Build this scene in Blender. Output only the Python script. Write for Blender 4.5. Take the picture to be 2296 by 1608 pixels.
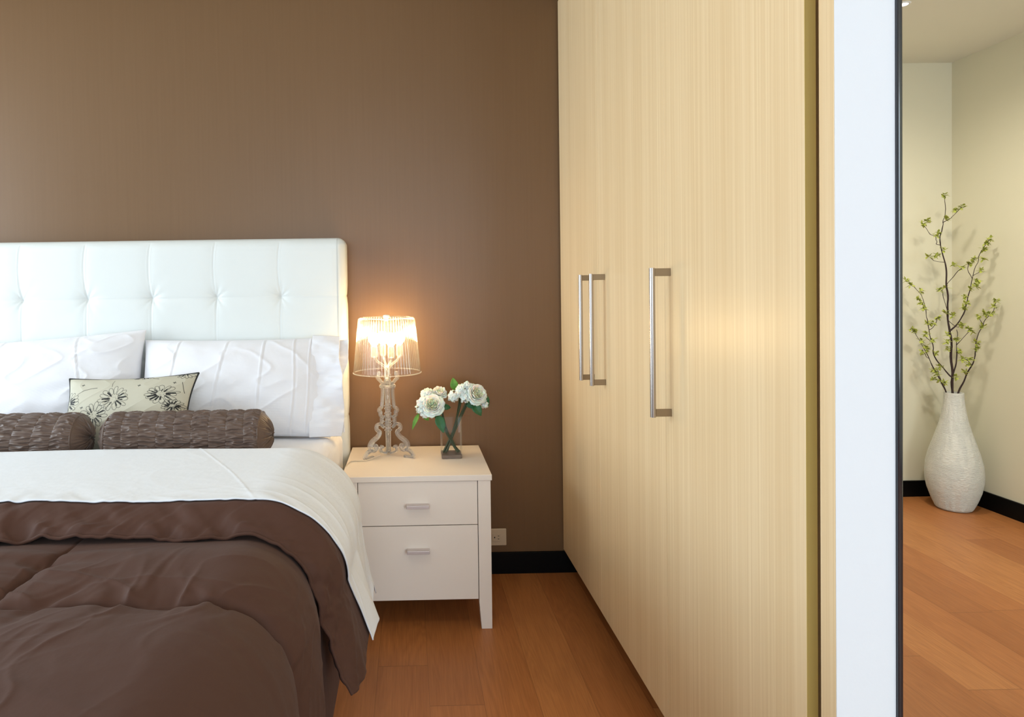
import bpy, bmesh, math, random
import numpy as np
from math import sin, cos, pi, radians, sqrt, atan2
from mathutils import Vector, Matrix

for o in list(bpy.data.objects): bpy.data.objects.remove(o)
SC = bpy.context.scene
COL = SC.collection

# ------------------------------------------------------------------ camera
YAW, PITCH, ROLL = 0.0130527, 0.01788752, 0.01489076
CAM_H = 1.15
fwd = np.array([sin(YAW)*cos(PITCH), cos(YAW)*cos(PITCH), -sin(PITCH)])
rgt = np.array([cos(YAW), -sin(YAW), 0.0]); dwn = np.cross(fwd, rgt)
r2 = cos(ROLL)*rgt + sin(ROLL)*dwn; d2 = -sin(ROLL)*rgt + cos(ROLL)*dwn
cd = bpy.data.cameras.new('camera'); cam = bpy.data.objects.new('camera', cd); COL.objects.link(cam)
cd.sensor_fit = 'HORIZONTAL'; cd.sensor_width = 36.0
cd.lens = 36.0*1440/2296
cd.shift_x = (1148-936.78)/2296; cd.shift_y = -(804-679.40)/2296
cd.clip_start = 0.05
M = Matrix([[r2[i], -d2[i], -fwd[i]] for i in range(3)]).to_4x4(); M.translation = Vector((0, 0, CAM_H))
cam.matrix_world = M
SC.camera = cam

# ------------------------------------------------------------------ exposure, world, daylight
SC.view_settings.view_transform = 'Standard'; SC.view_settings.look = 'None'
SC.view_settings.gamma = 1.0; SC.view_settings.use_curve_mapping = False
SC.view_settings.exposure = -0.22
W = bpy.data.worlds.new('daylight'); SC.world = W; W.use_nodes = True
W.node_tree.nodes['Background'].inputs[0].default_value = (0.72, 0.86, 1.0, 1)
W.node_tree.nodes['Background'].inputs[1].default_value = 1.2

def area(name, loc, rot, sx, sy, power, color, spread=180):
    l = bpy.data.lights.new(name, 'AREA'); l.shape = 'RECTANGLE'; l.size = sx; l.size_y = sy
    l.energy = power; l.color = color; l.spread = radians(spread)
    o = bpy.data.objects.new(name, l); COL.objects.link(o); o.location = loc
    o.rotation_euler = rot
    return o
# daylight entering through the window in the left wall and the wide window behind the camera
area('daylight_left', (-3.52, 1.25, 1.45), (0, radians(-90), 0), 1.7, 2.3, 116, (0.80, 0.92, 1.0))
area('daylight_rear', (-0.9, -2.92, 1.45), (radians(90), 0, 0), 3.0, 1.8, 58, (0.75, 0.885, 1.0))
area('fill_rear_right', (1.9, -2.92, 1.45), (radians(90), 0, 0), 1.5, 1.8, 84, (0.78, 0.91, 1.0))  # added fill to brighten the far corner, behind an invented rear opening
def spot_lamp(name, loc, power, angle, color=(1.0, 0.84, 0.66), rot=(0, 0, 0)):
    l = bpy.data.lights.new(name, 'SPOT'); l.energy = power; l.color = color
    l.spot_size = radians(angle); l.spot_blend = 1.0; l.shadow_soft_size = 0.05
    o = bpy.data.objects.new(name, l); COL.objects.link(o); o.location = loc; o.rotation_euler = rot
    return o
# one visible recessed light, between two added fill spots
spot_lamp('ceiling_and_fill_spot', (1.75, 1.7, 2.31), 80, 120, (1.0, 0.94, 0.83), rot=(radians(28), radians(-22), 0))  # added fill for the far corner, no fixture here
spot_lamp('ceiling_and_fill_spot', (2.105, 2.71, 2.31), 54, 160, (1.0, 0.94, 0.83))
spot_lamp('ceiling_and_fill_spot', (-.25, .95, 2.31), 15, 165, (1.0, 0.93, 0.82))  # added fill for floor, nightstand and lower wardrobe, no fixture here

# ------------------------------------------------------------------ helpers
def tag(o, label=None, cat=None, group=None, kind=None):
    if label: o['label'] = label
    if cat: o['category'] = cat
    if group: o['group'] = group
    if kind: o['kind'] = kind
    return o

def empty(name, loc=(0, 0, 0), rz=0, label=None, cat=None, group=None):
    o = bpy.data.objects.new(name, None); COL.objects.link(o); o.location = loc; o.rotation_euler = (0, 0, rz)
    o.empty_display_size = 0.05
    return tag(o, label, cat, group)

class MB:
    """collects shapes, then links them as one mesh object"""
    def __init__(s): s.v = []; s.f = []; s.n = 0; s.mi = []
    def add(s, verts, faces, mat=0):
        verts = np.asarray(verts, float).reshape(-1, 3)
        s.v.append(verts); k = s.n
        s.f += [tuple(int(i)+k for i in f) for f in faces]; s.mi += [mat]*len(faces); s.n += len(verts)
        return s
    def box(s, x0, x1, y0, y1, z0, z1, mat=0):
        V = [(x, y, z) for z in (z0, z1) for y in (y0, y1) for x in (x0, x1)]
        return s.add(V, [(0, 2, 3, 1), (4, 5, 7, 6), (0, 1, 5, 4), (2, 6, 7, 3), (0, 4, 6, 2), (1, 3, 7, 5)], mat)
    def grid(s, P, closed_u=False, closed_v=False, mat=0, flip=False):
        P = np.asarray(P, float); n, m = P.shape[:2]; F = []
        for i in range(n if closed_u else n-1):
            for j in range(m if closed_v else m-1):
                a = i*m+j; b = i*m+(j+1) % m; c = ((i+1) % n)*m+(j+1) % m; d = ((i+1) % n)*m+j
                F.append((a, d, c, b) if flip else (a, b, c, d))
        return s.add(P.reshape(-1, 3), F, mat)
    def tube(s, pts, rad, seg=10, caps=True, mat=0):
        pts = np.asarray(pts, float); n = len(pts); rad = np.broadcast_to(np.asarray(rad, float), (n,))
        T = np.gradient(pts, axis=0); T /= np.linalg.norm(T, axis=1)[:, None]+1e-12
        up = np.array([0, 0, 1.0]) if abs(T[0][2]) < 0.9 else np.array([1.0, 0, 0])
        u = np.cross(T[0], up); u /= np.linalg.norm(u); R = []
        for i in range(n):
            u = u-T[i]*(u@T[i]); u /= np.linalg.norm(u); w = np.cross(T[i], u)
            a = np.arange(seg)*2*pi/seg
            R.append(pts[i]+rad[i]*(np.cos(a)[:, None]*u+np.sin(a)[:, None]*w))
        k = s.n; s.grid(np.array(R), closed_v=True, mat=mat)
        if caps:
            s.f.append(tuple(k+i for i in range(seg))); s.mi.append(mat)
            s.f.append(tuple(k+(n-1)*seg+i for i in reversed(range(seg)))); s.mi.append(mat)
        return s
    def lathe(s, prof, seg=64, c=(0, 0, 0), mat=0, rf=None):
        a = np.arange(seg)*2*pi/seg; R = []
        for r, z in prof:
            rr = r*np.ones(seg) if rf is None else rf(r, z, a)
            R.append(np.stack([c[0]+rr*np.cos(a), c[1]+rr*np.sin(a), c[2]+z*np.ones(seg)], 1))
        return s.grid(np.array(R), closed_v=True, mat=mat)
    def prism(s, poly, z0, z1, mat=0):
        n = len(poly); V = [(x, y, z0) for x, y in poly]+[(x, y, z1) for x, y in poly]
        F = [tuple(reversed(range(n))), tuple(range(n, 2*n))]+[(i, (i+1) % n, n+(i+1) % n, n+i) for i in range(n)]
        return s.add(V, F, mat)
    def build(s, name, mat, parent=None, smooth=False, bevel=0, bseg=2, solid=0, sub=0, offset=-1, loc=None):
        me = bpy.data.meshes.new(name)
        V = np.concatenate(s.v)
        if loc is not None: V = V-np.array(loc)
        me.from_pydata(V.tolist(), [], s.f)
        mats = mat if isinstance(mat, (list, tuple)) else [mat]
        for m in mats: me.materials.append(m)
        if len(mats) > 1: me.polygons.foreach_set('material_index', s.mi)
        if smooth: me.polygons.foreach_set('use_smooth', [True]*len(me.polygons))
        me.update()
        o = bpy.data.objects.new(name, me); COL.objects.link(o)
        if loc is not None: o.location = loc
        if parent is not None: o.parent = parent
        if solid:
            m = o.modifiers.new('solid', 'SOLIDIFY'); m.thickness = solid; m.offset = offset
        if bevel:
            m = o.modifiers.new('bevel', 'BEVEL'); m.width = bevel; m.segments = bseg; m.limit_method = 'ANGLE'; m.angle_limit = radians(35)
            m.harden_normals = False
        if sub:
            m = o.modifiers.new('sub', 'SUBSURF'); m.levels = sub; m.render_levels = sub
        return o

def fix_normals(o):
    bm = bmesh.new(); bm.from_mesh(o.data); bmesh.ops.recalc_face_normals(bm, faces=bm.faces); bm.to_mesh(o.data); bm.free(); o.data.update()
    return o

def hsh(i, j, seed):
    n = (i.astype(np.int64)*374761393+j.astype(np.int64)*668265263+seed*974634777) & 0xffffffff
    n = ((n ^ (n >> 13))*1274126177) & 0xffffffff
    n = (n ^ (n >> 16)) & 0xffff
    return n/32767.5-1.0
def vn(x, y, seed=0):
    x, y = np.broadcast_arrays(np.asarray(x, float), np.asarray(y, float))
    i = np.floor(x).astype(np.int64); j = np.floor(y).astype(np.int64); u = x-i; v = y-j
    u = u*u*u*(u*(u*6-15)+10); v = v*v*v*(v*(v*6-15)+10)
    return (hsh(i, j, seed)*(1-u)+hsh(i+1, j, seed)*u)*(1-v)+(hsh(i, j+1, seed)*(1-u)+hsh(i+1, j+1, seed)*u)*v
def fbm(x, y, seed=0, o=3):
    r = 0; a = 1.0
    for k in range(o): r = r+a*vn(x*2**k, y*2**k, seed+k*17); a *= .5
    return r
def sst(a, b, x):
    t = np.clip((x-a)/(b-a), 0, 1); return t*t*(3-2*t)

# ------------------------------------------------------------------ materials
def srgb(r, g, b):
    f = lambda c: (c/255/12.92 if c/255 <= .04045 else ((c/255+.055)/1.055)**2.4)
    return (f(r), f(g), f(b), 1)
def newmat(name):
    m = bpy.data.materials.new(name); m.use_nodes = True; nt = m.node_tree
    return m, nt, nt.nodes['Principled BSDF']
def prin(name, col, rough=.5, metal=0, spec=.5, coat=0, sheen=0, bump=None, emit=None, sss=0, coat_rough=.05):
    m, nt, b = newmat(name)
    b.inputs['Base Color'].default_value = col; b.inputs['Roughness'].default_value = rough
    b.inputs['Metallic'].default_value = metal; b.inputs['Specular IOR Level'].default_value = spec
    b.inputs['Coat Weight'].default_value = coat; b.inputs['Coat Roughness'].default_value = coat_rough; b.inputs['Sheen Weight'].default_value = sheen
    if sss:
        b.inputs['Subsurface Weight'].default_value = sss; b.inputs['Subsurface Scale'].default_value = .01
    if emit: b.inputs['Emission Color'].default_value = emit[0]; b.inputs['Emission Strength'].default_value = emit[1]
    if bump:
        sc, st, dist, stretch = bump
        tc = nt.nodes.new('ShaderNodeTexCoord'); mp = nt.nodes.new('ShaderNodeMapping'); mp.inputs['Scale'].default_value = stretch
        nz = nt.nodes.new('ShaderNodeTexNoise'); nz.inputs['Scale'].default_value = sc; nz.inputs['Detail'].default_value = 4
        bp = nt.nodes.new('ShaderNodeBump'); bp.inputs['Strength'].default_value = st; bp.inputs['Distance'].default_value = dist
        nt.links.new(tc.outputs['Object'], mp.inputs[0]); nt.links.new(mp.outputs[0], nz.inputs[0])
        nt.links.new(nz.outputs[0], bp.inputs['Height']); nt.links.new(bp.outputs[0], b.inputs['Normal'])
    return m
def N(nt, t, **k):
    n = nt.nodes.new(t)
    for a, v in k.items(): setattr(n, a, v)
    return n
def math_(nt, op, a, b=None, c=None):
    n = nt.nodes.new('ShaderNodeMath'); n.operation = op
    for i, v in enumerate((a, b, c)):
        if v is None: continue
        if isinstance(v, (int, float)): n.inputs[i].default_value = v
        else: nt.links.new(v, n.inputs[i])
    return n.outputs[0]
def ramp(nt, fac, stops):
    r = nt.nodes.new('ShaderNodeValToRGB'); e = r.color_ramp.elements
    while len(e) < len(stops): e.new(.5)
    for k, (p, c) in enumerate(stops): e[k].position = p; e[k].color = c
    nt.links.new(fac, r.inputs[0]); return r.outputs[0]
def mixc(nt, fac, a, b, mode='MIX'):
    n = nt.nodes.new('ShaderNodeMix'); n.data_type = 'RGBA'; n.blend_type = mode
    for i, v in ((0, fac), (6, a), (7, b)):
        if isinstance(v, (int, float)): n.inputs[i].default_value = v
        elif isinstance(v, tuple): n.inputs[i].default_value = v
        else: nt.links.new(v, n.inputs[i])
    return n.outputs[2]

def wall_paper():
    m, nt, b = newmat('brown_wallpaper')
    tc = N(nt, 'ShaderNodeTexCoord'); mp = N(nt, 'ShaderNodeMapping'); mp.inputs['Scale'].default_value = (1, 1, .02)
    nz = N(nt, 'ShaderNodeTexNoise'); nz.inputs['Scale'].default_value = 130; nz.inputs['Detail'].default_value = 5
    nt.links.new(tc.outputs['Object'], mp.inputs[0]); nt.links.new(mp.outputs[0], nz.inputs[0])
    c = ramp(nt, nz.outputs[0], [(.25, srgb(110, 81, 52)), (.75, srgb(113, 84, 55))])
    nt.links.new(c, b.inputs['Base Color'])
    b.inputs['Roughness'].default_value = .36; b.inputs['Specular IOR Level'].default_value = .45
    n2 = N(nt, 'ShaderNodeTexNoise'); n2.inputs['Scale'].default_value = 700; n2.inputs['Detail'].default_value = 2
    nt.links.new(tc.outputs['Object'], n2.inputs[0])
    bp = N(nt, 'ShaderNodeBump'); bp.inputs['Strength'].default_value = .25; bp.inputs['Distance'].default_value = .0006
    nt.links.new(n2.outputs[0], bp.inputs['Height']); nt.links.new(bp.outputs[0], b.inputs['Normal'])
    return m

def floor_wood():
    m, nt, b = newmat('oak_floorboards')
    tc = N(nt, 'ShaderNodeTexCoord'); sp = N(nt, 'ShaderNodeSeparateXYZ'); nt.links.new(tc.outputs['Object'], sp.inputs[0])
    X, Y = sp.outputs[0], sp.outputs[1]
    w = .1524
    u = math_(nt, 'DIVIDE', math_(nt, 'ADD', X, .1130+w*40), w); iu = math_(nt, 'FLOOR', u); fu = math_(nt, 'FRACT', u)
    wn = N(nt, 'ShaderNodeTexWhiteNoise'); wn.noise_dimensions = '1D'; nt.links.new(iu, wn.inputs['W'])
    L = 1.25
    v = math_(nt, 'DIVIDE', math_(nt, 'ADD', math_(nt, 'ADD', Y, 20), math_(nt, 'MULTIPLY', wn.outputs[0], L*3.0)), L)
    iv = math_(nt, 'FLOOR', v); fv = math_(nt, 'FRACT', v)
    cb = N(nt, 'ShaderNodeCombineXYZ'); nt.links.new(iu, cb.inputs[0]); nt.links.new(iv, cb.inputs[1])
    w2 = N(nt, 'ShaderNodeTexWhiteNoise'); w2.noise_dimensions = '2D'; nt.links.new(cb.outputs[0], w2.inputs[0])
    # grain, shifted per board
    off = N(nt, 'ShaderNodeVectorMath'); off.operation = 'MULTIPLY_ADD'
    cmb = N(nt, 'ShaderNodeCombineXYZ'); nt.links.new(w2.outputs[0], cmb.inputs[0]); nt.links.new(w2.outputs[0], cmb.inputs[1])
    nt.links.new(cmb.outputs[0], off.inputs[0]); off.inputs[1].default_value = (7, 13, 0); nt.links.new(tc.outputs['Object'], off.inputs[2])
    mp = N(nt, 'ShaderNodeMapping'); mp.inputs['Scale'].default_value = (9, .9, 1); nt.links.new(off.outputs[0], mp.inputs[0])
    n1 = N(nt, 'ShaderNodeTexNoise'); n1.inputs['Scale'].default_value = 1.1; n1.inputs['Detail'].default_value = 3; n1.inputs['Distortion'].default_value = .6
    nt.links.new(mp.outputs[0], n1.inputs[0])
    wv = math_(nt, 'FRACT', math_(nt, 'MULTIPLY', n1.outputs[0], 14.0))
    wv = math_(nt, 'PINGPONG', math_(nt, 'MULTIPLY', wv, 2.0), 1.0)
    mp2 = N(nt, 'ShaderNodeMapping'); mp2.inputs['Scale'].default_value = (260, 9, 1); nt.links.new(off.outputs[0], mp2.inputs[0])
    n2 = N(nt, 'ShaderNodeTexNoise'); n2.inputs['Scale'].default_value = 1; n2.inputs['Detail'].default_value = 4; nt.links.new(mp2.outputs[0], n2.inputs[0])
    n3 = N(nt, 'ShaderNodeTexNoise'); n3.inputs['Scale'].default_value = .8; n3.inputs['Detail'].default_value = 3; nt.links.new(mp.outputs[0], n3.inputs[0])
    base = ramp(nt, w2.outputs[0], [(0, srgb(158, 97, 51)), (.5, srgb(174, 110, 60)), (1, srgb(188, 126, 72))])
    c = mixc(nt, math_(nt, 'MULTIPLY', wv, .24), base, srgb(120, 62, 28))
    c = mixc(nt, math_(nt, 'MULTIPLY', math_(nt, 'SUBTRACT', n2.outputs[0], .42), 1.1), c, srgb(112, 60, 28))
    c = mixc(nt, math_(nt, 'MULTIPLY', math_(nt, 'SUBTRACT', n3.outputs[0], .35), .55), c, srgb(200, 136, 84))
    ex = math_(nt, 'LESS_THAN', math_(nt, 'MINIMUM', fu, math_(nt, 'SUBTRACT', 1, fu)), .004)
    ey = math_(nt, 'LESS_THAN', math_(nt, 'MINIMUM', fv, math_(nt, 'SUBTRACT', 1, fv)), .0009)
    e = math_(nt, 'MAXIMUM', ex, ey)
    c = mixc(nt, math_(nt, 'MULTIPLY', e, .45), c, srgb(58, 28, 12))
    nt.links.new(c, b.inputs['Base Color'])
    b.inputs['Roughness'].default_value = .42; b.inputs['Specular IOR Level'].default_value = .4
    bp = N(nt, 'ShaderNodeBump'); bp.inputs['Strength'].default_value = .25; bp.inputs['Distance'].default_value = .0006
    hh = math_(nt, 'SUBTRACT', n2.outputs[0], math_(nt, 'MULTIPLY', e, 2.0))
    nt.links.new(hh, bp.inputs['Height']); nt.links.new(bp.outputs[0], b.inputs['Normal'])
    return m

def pale_wood(name='pale_straight_grain_veneer', c0=(226, 199, 156), c1=(238, 215, 176), c2=(208, 176, 128)):
    m, nt, b = newmat(name)
    tc = N(nt, 'ShaderNodeTexCoord')
    def ns(sx, sz, det, dist=0):
        mp = N(nt, 'ShaderNodeMapping'); mp.inputs['Scale'].default_value = (sx, sx, sz); nt.links.new(tc.outputs['Object'], mp.inputs[0])
        n = N(nt, 'ShaderNodeTexNoise'); n.inputs['Scale'].default_value = 1; n.inputs['Detail'].default_value = det; n.inputs['Distortion'].default_value = dist
        nt.links.new(mp.outputs[0], n.inputs[0]); return n.outputs[0]
    a = ns(170, .7, 3); f = ns(600, 2.2, 2); l = ns(16, .12, 3)
    c = ramp(nt, a, [(.3, srgb(*c0)), (.7, srgb(*c1))])
    c = mixc(nt, math_(nt, 'MULTIPLY', math_(nt, 'SUBTRACT', f, .42), 1.3), c, srgb(*c2))
    c = mixc(nt, math_(nt, 'MULTIPLY', math_(nt, 'SUBTRACT', l, .4), .9), c, srgb(*c2))
    nt.links.new(c, b.inputs['Base Color']); b.inputs['Roughness'].default_value = .33; b.inputs['Specular IOR Level'].default_value = .5
    bp = N(nt, 'ShaderNodeBump'); bp.inputs['Strength'].default_value = .12; bp.inputs['Distance'].default_value = .0003
    nt.links.new(f, bp.inputs['Height']); nt.links.new(bp.outputs[0], b.inputs['Normal'])
    return m

def clear(name, tint=(1, 1, 1, 1), gloss=1.0, rough=.03, haze=0.0, edge=.35, ior=1.49):
    """thin clear plastic or glass: see-through, with fresnel highlights and paler rims"""
    m, nt, b = newmat(name); nt.nodes.remove(b); out = nt.nodes['Material Output']
    tr = N(nt, 'ShaderNodeBsdfTransparent'); tr.inputs[0].default_value = tint
    gl = N(nt, 'ShaderNodeBsdfGlossy'); gl.inputs['Roughness'].default_value = rough
    fr = N(nt, 'ShaderNodeFresnel'); fr.inputs[0].default_value = ior
    mx = N(nt, 'ShaderNodeMixShader'); nt.links.new(math_(nt, 'MULTIPLY', fr.outputs[0], gloss), mx.inputs[0])
    nt.links.new(tr.outputs[0], mx.inputs[1]); nt.links.new(gl.outputs[0], mx.inputs[2])
    lw = N(nt, 'ShaderNodeLayerWeight'); lw.inputs[0].default_value = .35
    df = N(nt, 'ShaderNodeBsdfDiffuse'); df.inputs[0].default_value = (.95, .95, .95, 1)
    tl = N(nt, 'ShaderNodeBsdfTranslucent'); tl.inputs[0].default_value = (.95, .95, .95, 1)
    ad = N(nt, 'ShaderNodeMixShader'); ad.inputs[0].default_value = .5; nt.links.new(df.outputs[0], ad.inputs[1]); nt.links.new(tl.outputs[0], ad.inputs[2])
    fac = math_(nt, 'ADD', haze, math_(nt, 'MULTIPLY', math_(nt, 'POWER', lw.outputs['Facing'], 2.5), edge))
    m2 = N(nt, 'ShaderNodeMixShader'); nt.links.new(fac, m2.inputs[0]); nt.links.new(mx.outputs[0], m2.inputs[1]); nt.links.new(ad.outputs[0], m2.inputs[2])
    nt.links.new(m2.outputs[0], out.inputs[0])
    return m

def ribbed_cotton(name, col, rib=0.0, seed=0):
    """white cotton with a fine woven rib running across"""
    m, nt, b = newmat(name)
    b.inputs['Base Color'].default_value = col; b.inputs['Roughness'].default_value = .85; b.inputs['Specular IOR Level'].default_value = .2
    b.inputs['Sheen Weight'].default_value = .15
    tc = N(nt, 'ShaderNodeTexCoord'); uv = N(nt, 'ShaderNodeUVMap')
    wv = N(nt, 'ShaderNodeTexWave'); wv.wave_type = 'BANDS'; wv.bands_direction = 'Y'; wv.inputs['Scale'].default_value = 1.0; wv.inputs['Distortion'].default_value = .0
    mp = N(nt, 'ShaderNodeMapping'); mp.inputs['Scale'].default_value = (1, rib, 1); nt.links.new(uv.outputs[0], mp.inputs[0]); nt.links.new(mp.outputs[0], wv.inputs[0])
    nz = N(nt, 'ShaderNodeTexNoise'); nz.inputs['Scale'].default_value = 28; nz.inputs['Detail'].default_value = 4; nt.links.new(tc.outputs['Object'], nz.inputs[0])
    h = math_(nt, 'ADD', math_(nt, 'MULTIPLY', wv.outputs[1], .35), math_(nt, 'MULTIPLY', nz.outputs[0], 2.2))
    bp = N(nt, 'ShaderNodeBump'); bp.inputs['Strength'].default_value = .45; bp.inputs['Distance'].default_value = .0016
    nt.links.new(h, bp.inputs['Height']); nt.links.new(bp.outputs[0], b.inputs['Normal'])
    return m

MAT = dict(
    wall=wall_paper(), floor=floor_wood(), wood=pale_wood(),
    edge_shade=prin('olive_edge_shade', srgb(198, 172, 98), .6, bump=(1, .3, .001, (300, 300, 3))),  # olive tone puts shade into the door edge colour
    white_wall=prin('white_plaster', srgb(226, 231, 238), .75, bump=(220, .1, .001, (1, 1, 1))),
    cream_wall=prin('cream_plaster', srgb(214, 208, 182), .75, bump=(220, .1, .001, (1, 1, 1))),
    ceil=prin('ceiling_paint', srgb(226, 224, 210), .8),
    black=prin('black_baseboard', srgb(5, 5, 5), .5, spec=.15),
    mirror_edge=prin('black_glossy_edge', srgb(22, 26, 34), .12, spec=.8),
    dark=prin('dark_void', srgb(14, 12, 10), .8),
    frame=prin('window_frame_white', srgb(230, 232, 232), .5),
    lacquer=prin('white_lacquer', srgb(232, 222, 213), .38, bump=(90, .08, .0006, (1, 1, 1))),
    steel=prin('brushed_steel', srgb(178, 170, 164), .27, metal=1),
    steel_flat=prin('satin_nickel', srgb(150, 132, 108), .42, metal=.85),
    pull=prin('matt_aluminium', srgb(205, 195, 195), .4, metal=.5),
    leather=prin('white_leatherette', srgb(216, 220, 219), .42, bump=(260, .12, .0006, (1, 1, 1))),
    cotton=ribbed_cotton('white_cotton', srgb(230, 230, 236), rib=80),
    cotton_rib=ribbed_cotton('white_ribbed_cotton', srgb(230, 235, 243), rib=80),
    duvet=prin('brown_cotton_sateen', srgb(78, 53, 44), .7, sheen=.04, spec=.15, bump=(26, .4, .003, (1, 1, 1))),
    bolster=prin('taupe_satin', srgb(90, 71, 61), .42, sheen=.1, spec=.45),
    piping=prin('black_piping', srgb(24, 26, 28), .6),
    outlet=prin('ivory_plastic', srgb(206, 186, 160), .4),
    slot=prin('slot_black', srgb(15, 12, 10), .6),
    vase=prin('white_textured_ceramic', srgb(208, 207, 196), .45, bump=(1, .8, .004, (60, 60, 300))),
    bark=prin('dark_bark', srgb(46, 28, 24), .8, bump=(120, .8, .004, (1, 1, .4))),
    sprig=prin('yellow_green_leaf', srgb(172, 178, 80), .6),
    petal=prin('ivory_petal', srgb(250, 247, 236), .55, sss=.5),
    petal_core=prin('green_white_petal', srgb(250, 247, 214), .55, sss=.6),
    leaf=prin('green_leaf', srgb(36, 92, 52), .45),
    leaf_light=prin('bright_green_leaf', srgb(84, 138, 46), .5),
    stem=prin('dark_green_stem', srgb(46, 62, 34), .5),
    cord=prin('clear_grey_cord', srgb(196, 184, 168), .4),
    acrylic=clear('clear_acrylic', gloss=1.6, rough=.05, haze=.13, edge=1.0),
    shade=clear('clear_fluted_acrylic', gloss=1.7, rough=.10, haze=.015, edge=.22),
    glass=clear('clear_vase_glass', tint=(.985, .99, .985, 1), gloss=.28, rough=.02, haze=.006, edge=.25),
    glass_base=prin('thick_glass_base', srgb(176, 156, 144), .15, spec=.8),
    lens=prin('lit_downlight_lens', (1, .95, .85, 1), .4, emit=((1.0, .92, .8, 1), 9.0)),
    bulb=prin('lit_bulb', (1, .8, .5, 1), .5, emit=((1.0, .70, .33, 1), 62.0)),
    socket=prin('white_socket', srgb(235, 232, 225), .4),
)
MAT['glass_base'].node_tree.nodes['Principled BSDF'].inputs['Transmission Weight'].default_value = .7
# ------------------------------------------------------------------ the room
CEIL = 2.335; YW = 2.59
def struct(name, mb, mat, **k):
    return tag(mb.build(name, mat, **k), kind='structure')
struct('floor', MB().box(-3.7, 3.03, -3.1, 3.55, -.1, 0), MAT['floor'])
struct('ceiling', MB().box(-3.7, 3.03, -3.1, 3.55, CEIL, CEIL+.1), MAT['ceil'])
struct('wall_back', MB().box(-3.6, 1.25, YW, YW+.12, 0, CEIL), MAT['wall'])
struct('wall_right', MB().box(2.93, 3.05, -3.0, 3.55, 0, CEIL), MAT['cream_wall'])
struct('wall_mirror_corner', MB().box(1.25, 2.93, 3.43, 3.55, 0, CEIL), MAT['cream_wall'])  # corner taken for a mirror reflection, built as open space
struct('wall_strip_added_passage', MB().prism([(.6105, .912), (.697, .912), (1.34, 1.83), (1.34, 3.43), (1.25, 3.43), (1.25, 1.87), (.70, 1.02), (.66, .962), (.637, .962), (.637, .9132), (.6105, .9132)], 0, CEIL), MAT['white_wall'])  # white wall end; the angled passage side behind it is added
wl = MB().box(-3.72, -3.6, -3.0, -.05, 0, CEIL).box(-3.72, -3.6, 2.4, 2.71, 0, CEIL).box(-3.72, -3.6, -.05, 2.4, 0, .55).box(-3.72, -3.6, -.05, 2.4, 2.28, CEIL)
struct('wall_left', wl, MAT['white_wall'])
wf = MB().box(-3.6, -2.5, -3.12, -3.0, 0, CEIL).box(.7, 1.1, -3.12, -3.0, 0, CEIL).box(2.7, 3.03, -3.12, -3.0, 0, CEIL).box(1.1, 2.7, -3.12, -3.0, 0, .5).box(1.1, 2.7, -3.12, -3.0, 2.28, CEIL).box(-2.5, .7, -3.12, -3.0, 0, .5).box(-2.5, .7, -3.12, -3.0, 2.28, CEIL)
struct('wall_front', wf, MAT['white_wall'])
w1 = MB()
for y in (-.05, 1.15, 2.36): w1.box(-3.68, -3.64, y, y+.04, .55, 2.28)
w1.box(-3.68, -3.64, -.05, 2.4, .55, .59).box(-3.68, -3.64, -.05, 2.4, 2.24, 2.28)
struct('window_1', w1, MAT['frame'])
w2 = MB()
for x in (-2.5, -.92, .66): w2.box(x, x+.04, -3.08, -3.04, .5, 2.28)
w2.box(-2.5, .7, -3.08, -3.04, .5, .54).box(-2.5, .7, -3.08, -3.04, 2.24, 2.28)
struct('window_2', w2, MAT['frame'])
w3 = MB()
for x in (1.1, 1.88, 2.66): w3.box(x, x+.04, -3.08, -3.04, .5, 2.28)
w3.box(1.1, 2.7, -3.08, -3.04, .5, .54).box(1.1, 2.7, -3.08, -3.04, 2.24, 2.28)
struct('window_added', w3, MAT['frame'])  # added frame for the rear-right fill light
struct('baseboard_back', MB().box(-3.6, 1.25, YW-.012, YW, 0, .086), MAT['black'], bevel=.0015)
struct('baseboard_right', MB().box(2.918, 2.93, -3.0, 3.418, 0, .086), MAT['black'], bevel=.0015)
struct('baseboard_mirror_corner', MB().box(1.34, 2.93, 3.418, 3.43, 0, .086), MAT['black'], bevel=.0015)
struct('trim_mirror_edge', MB().box(.6972, .7052, .907, .93, 0, CEIL), MAT['mirror_edge'], bevel=.0028, bseg=3, smooth=False)  # taken for a mirror's edge, built as the side of an opening

# recessed ceiling light just inside the far corner area
cl_ = empty('ceiling_light', (2.105, 2.71, CEIL), label='small round recessed light in the ceiling at the upper right, above the black edge', cat='ceiling light')
q = MB().lathe([(.019, -.0005), (.020, -.004), (.027, -.004), (.029, -.0005)], 40, (0, 0, 0)).build('trim_ring', MAT['frame'], smooth=True); q.parent = cl_
q = MB().lathe([(0, -.0012), (.0195, -.0012), (.0195, -.003), (0, -.003)], 32, (0, 0, 0)).build('lens', MAT['lens']); q.parent = cl_

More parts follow.
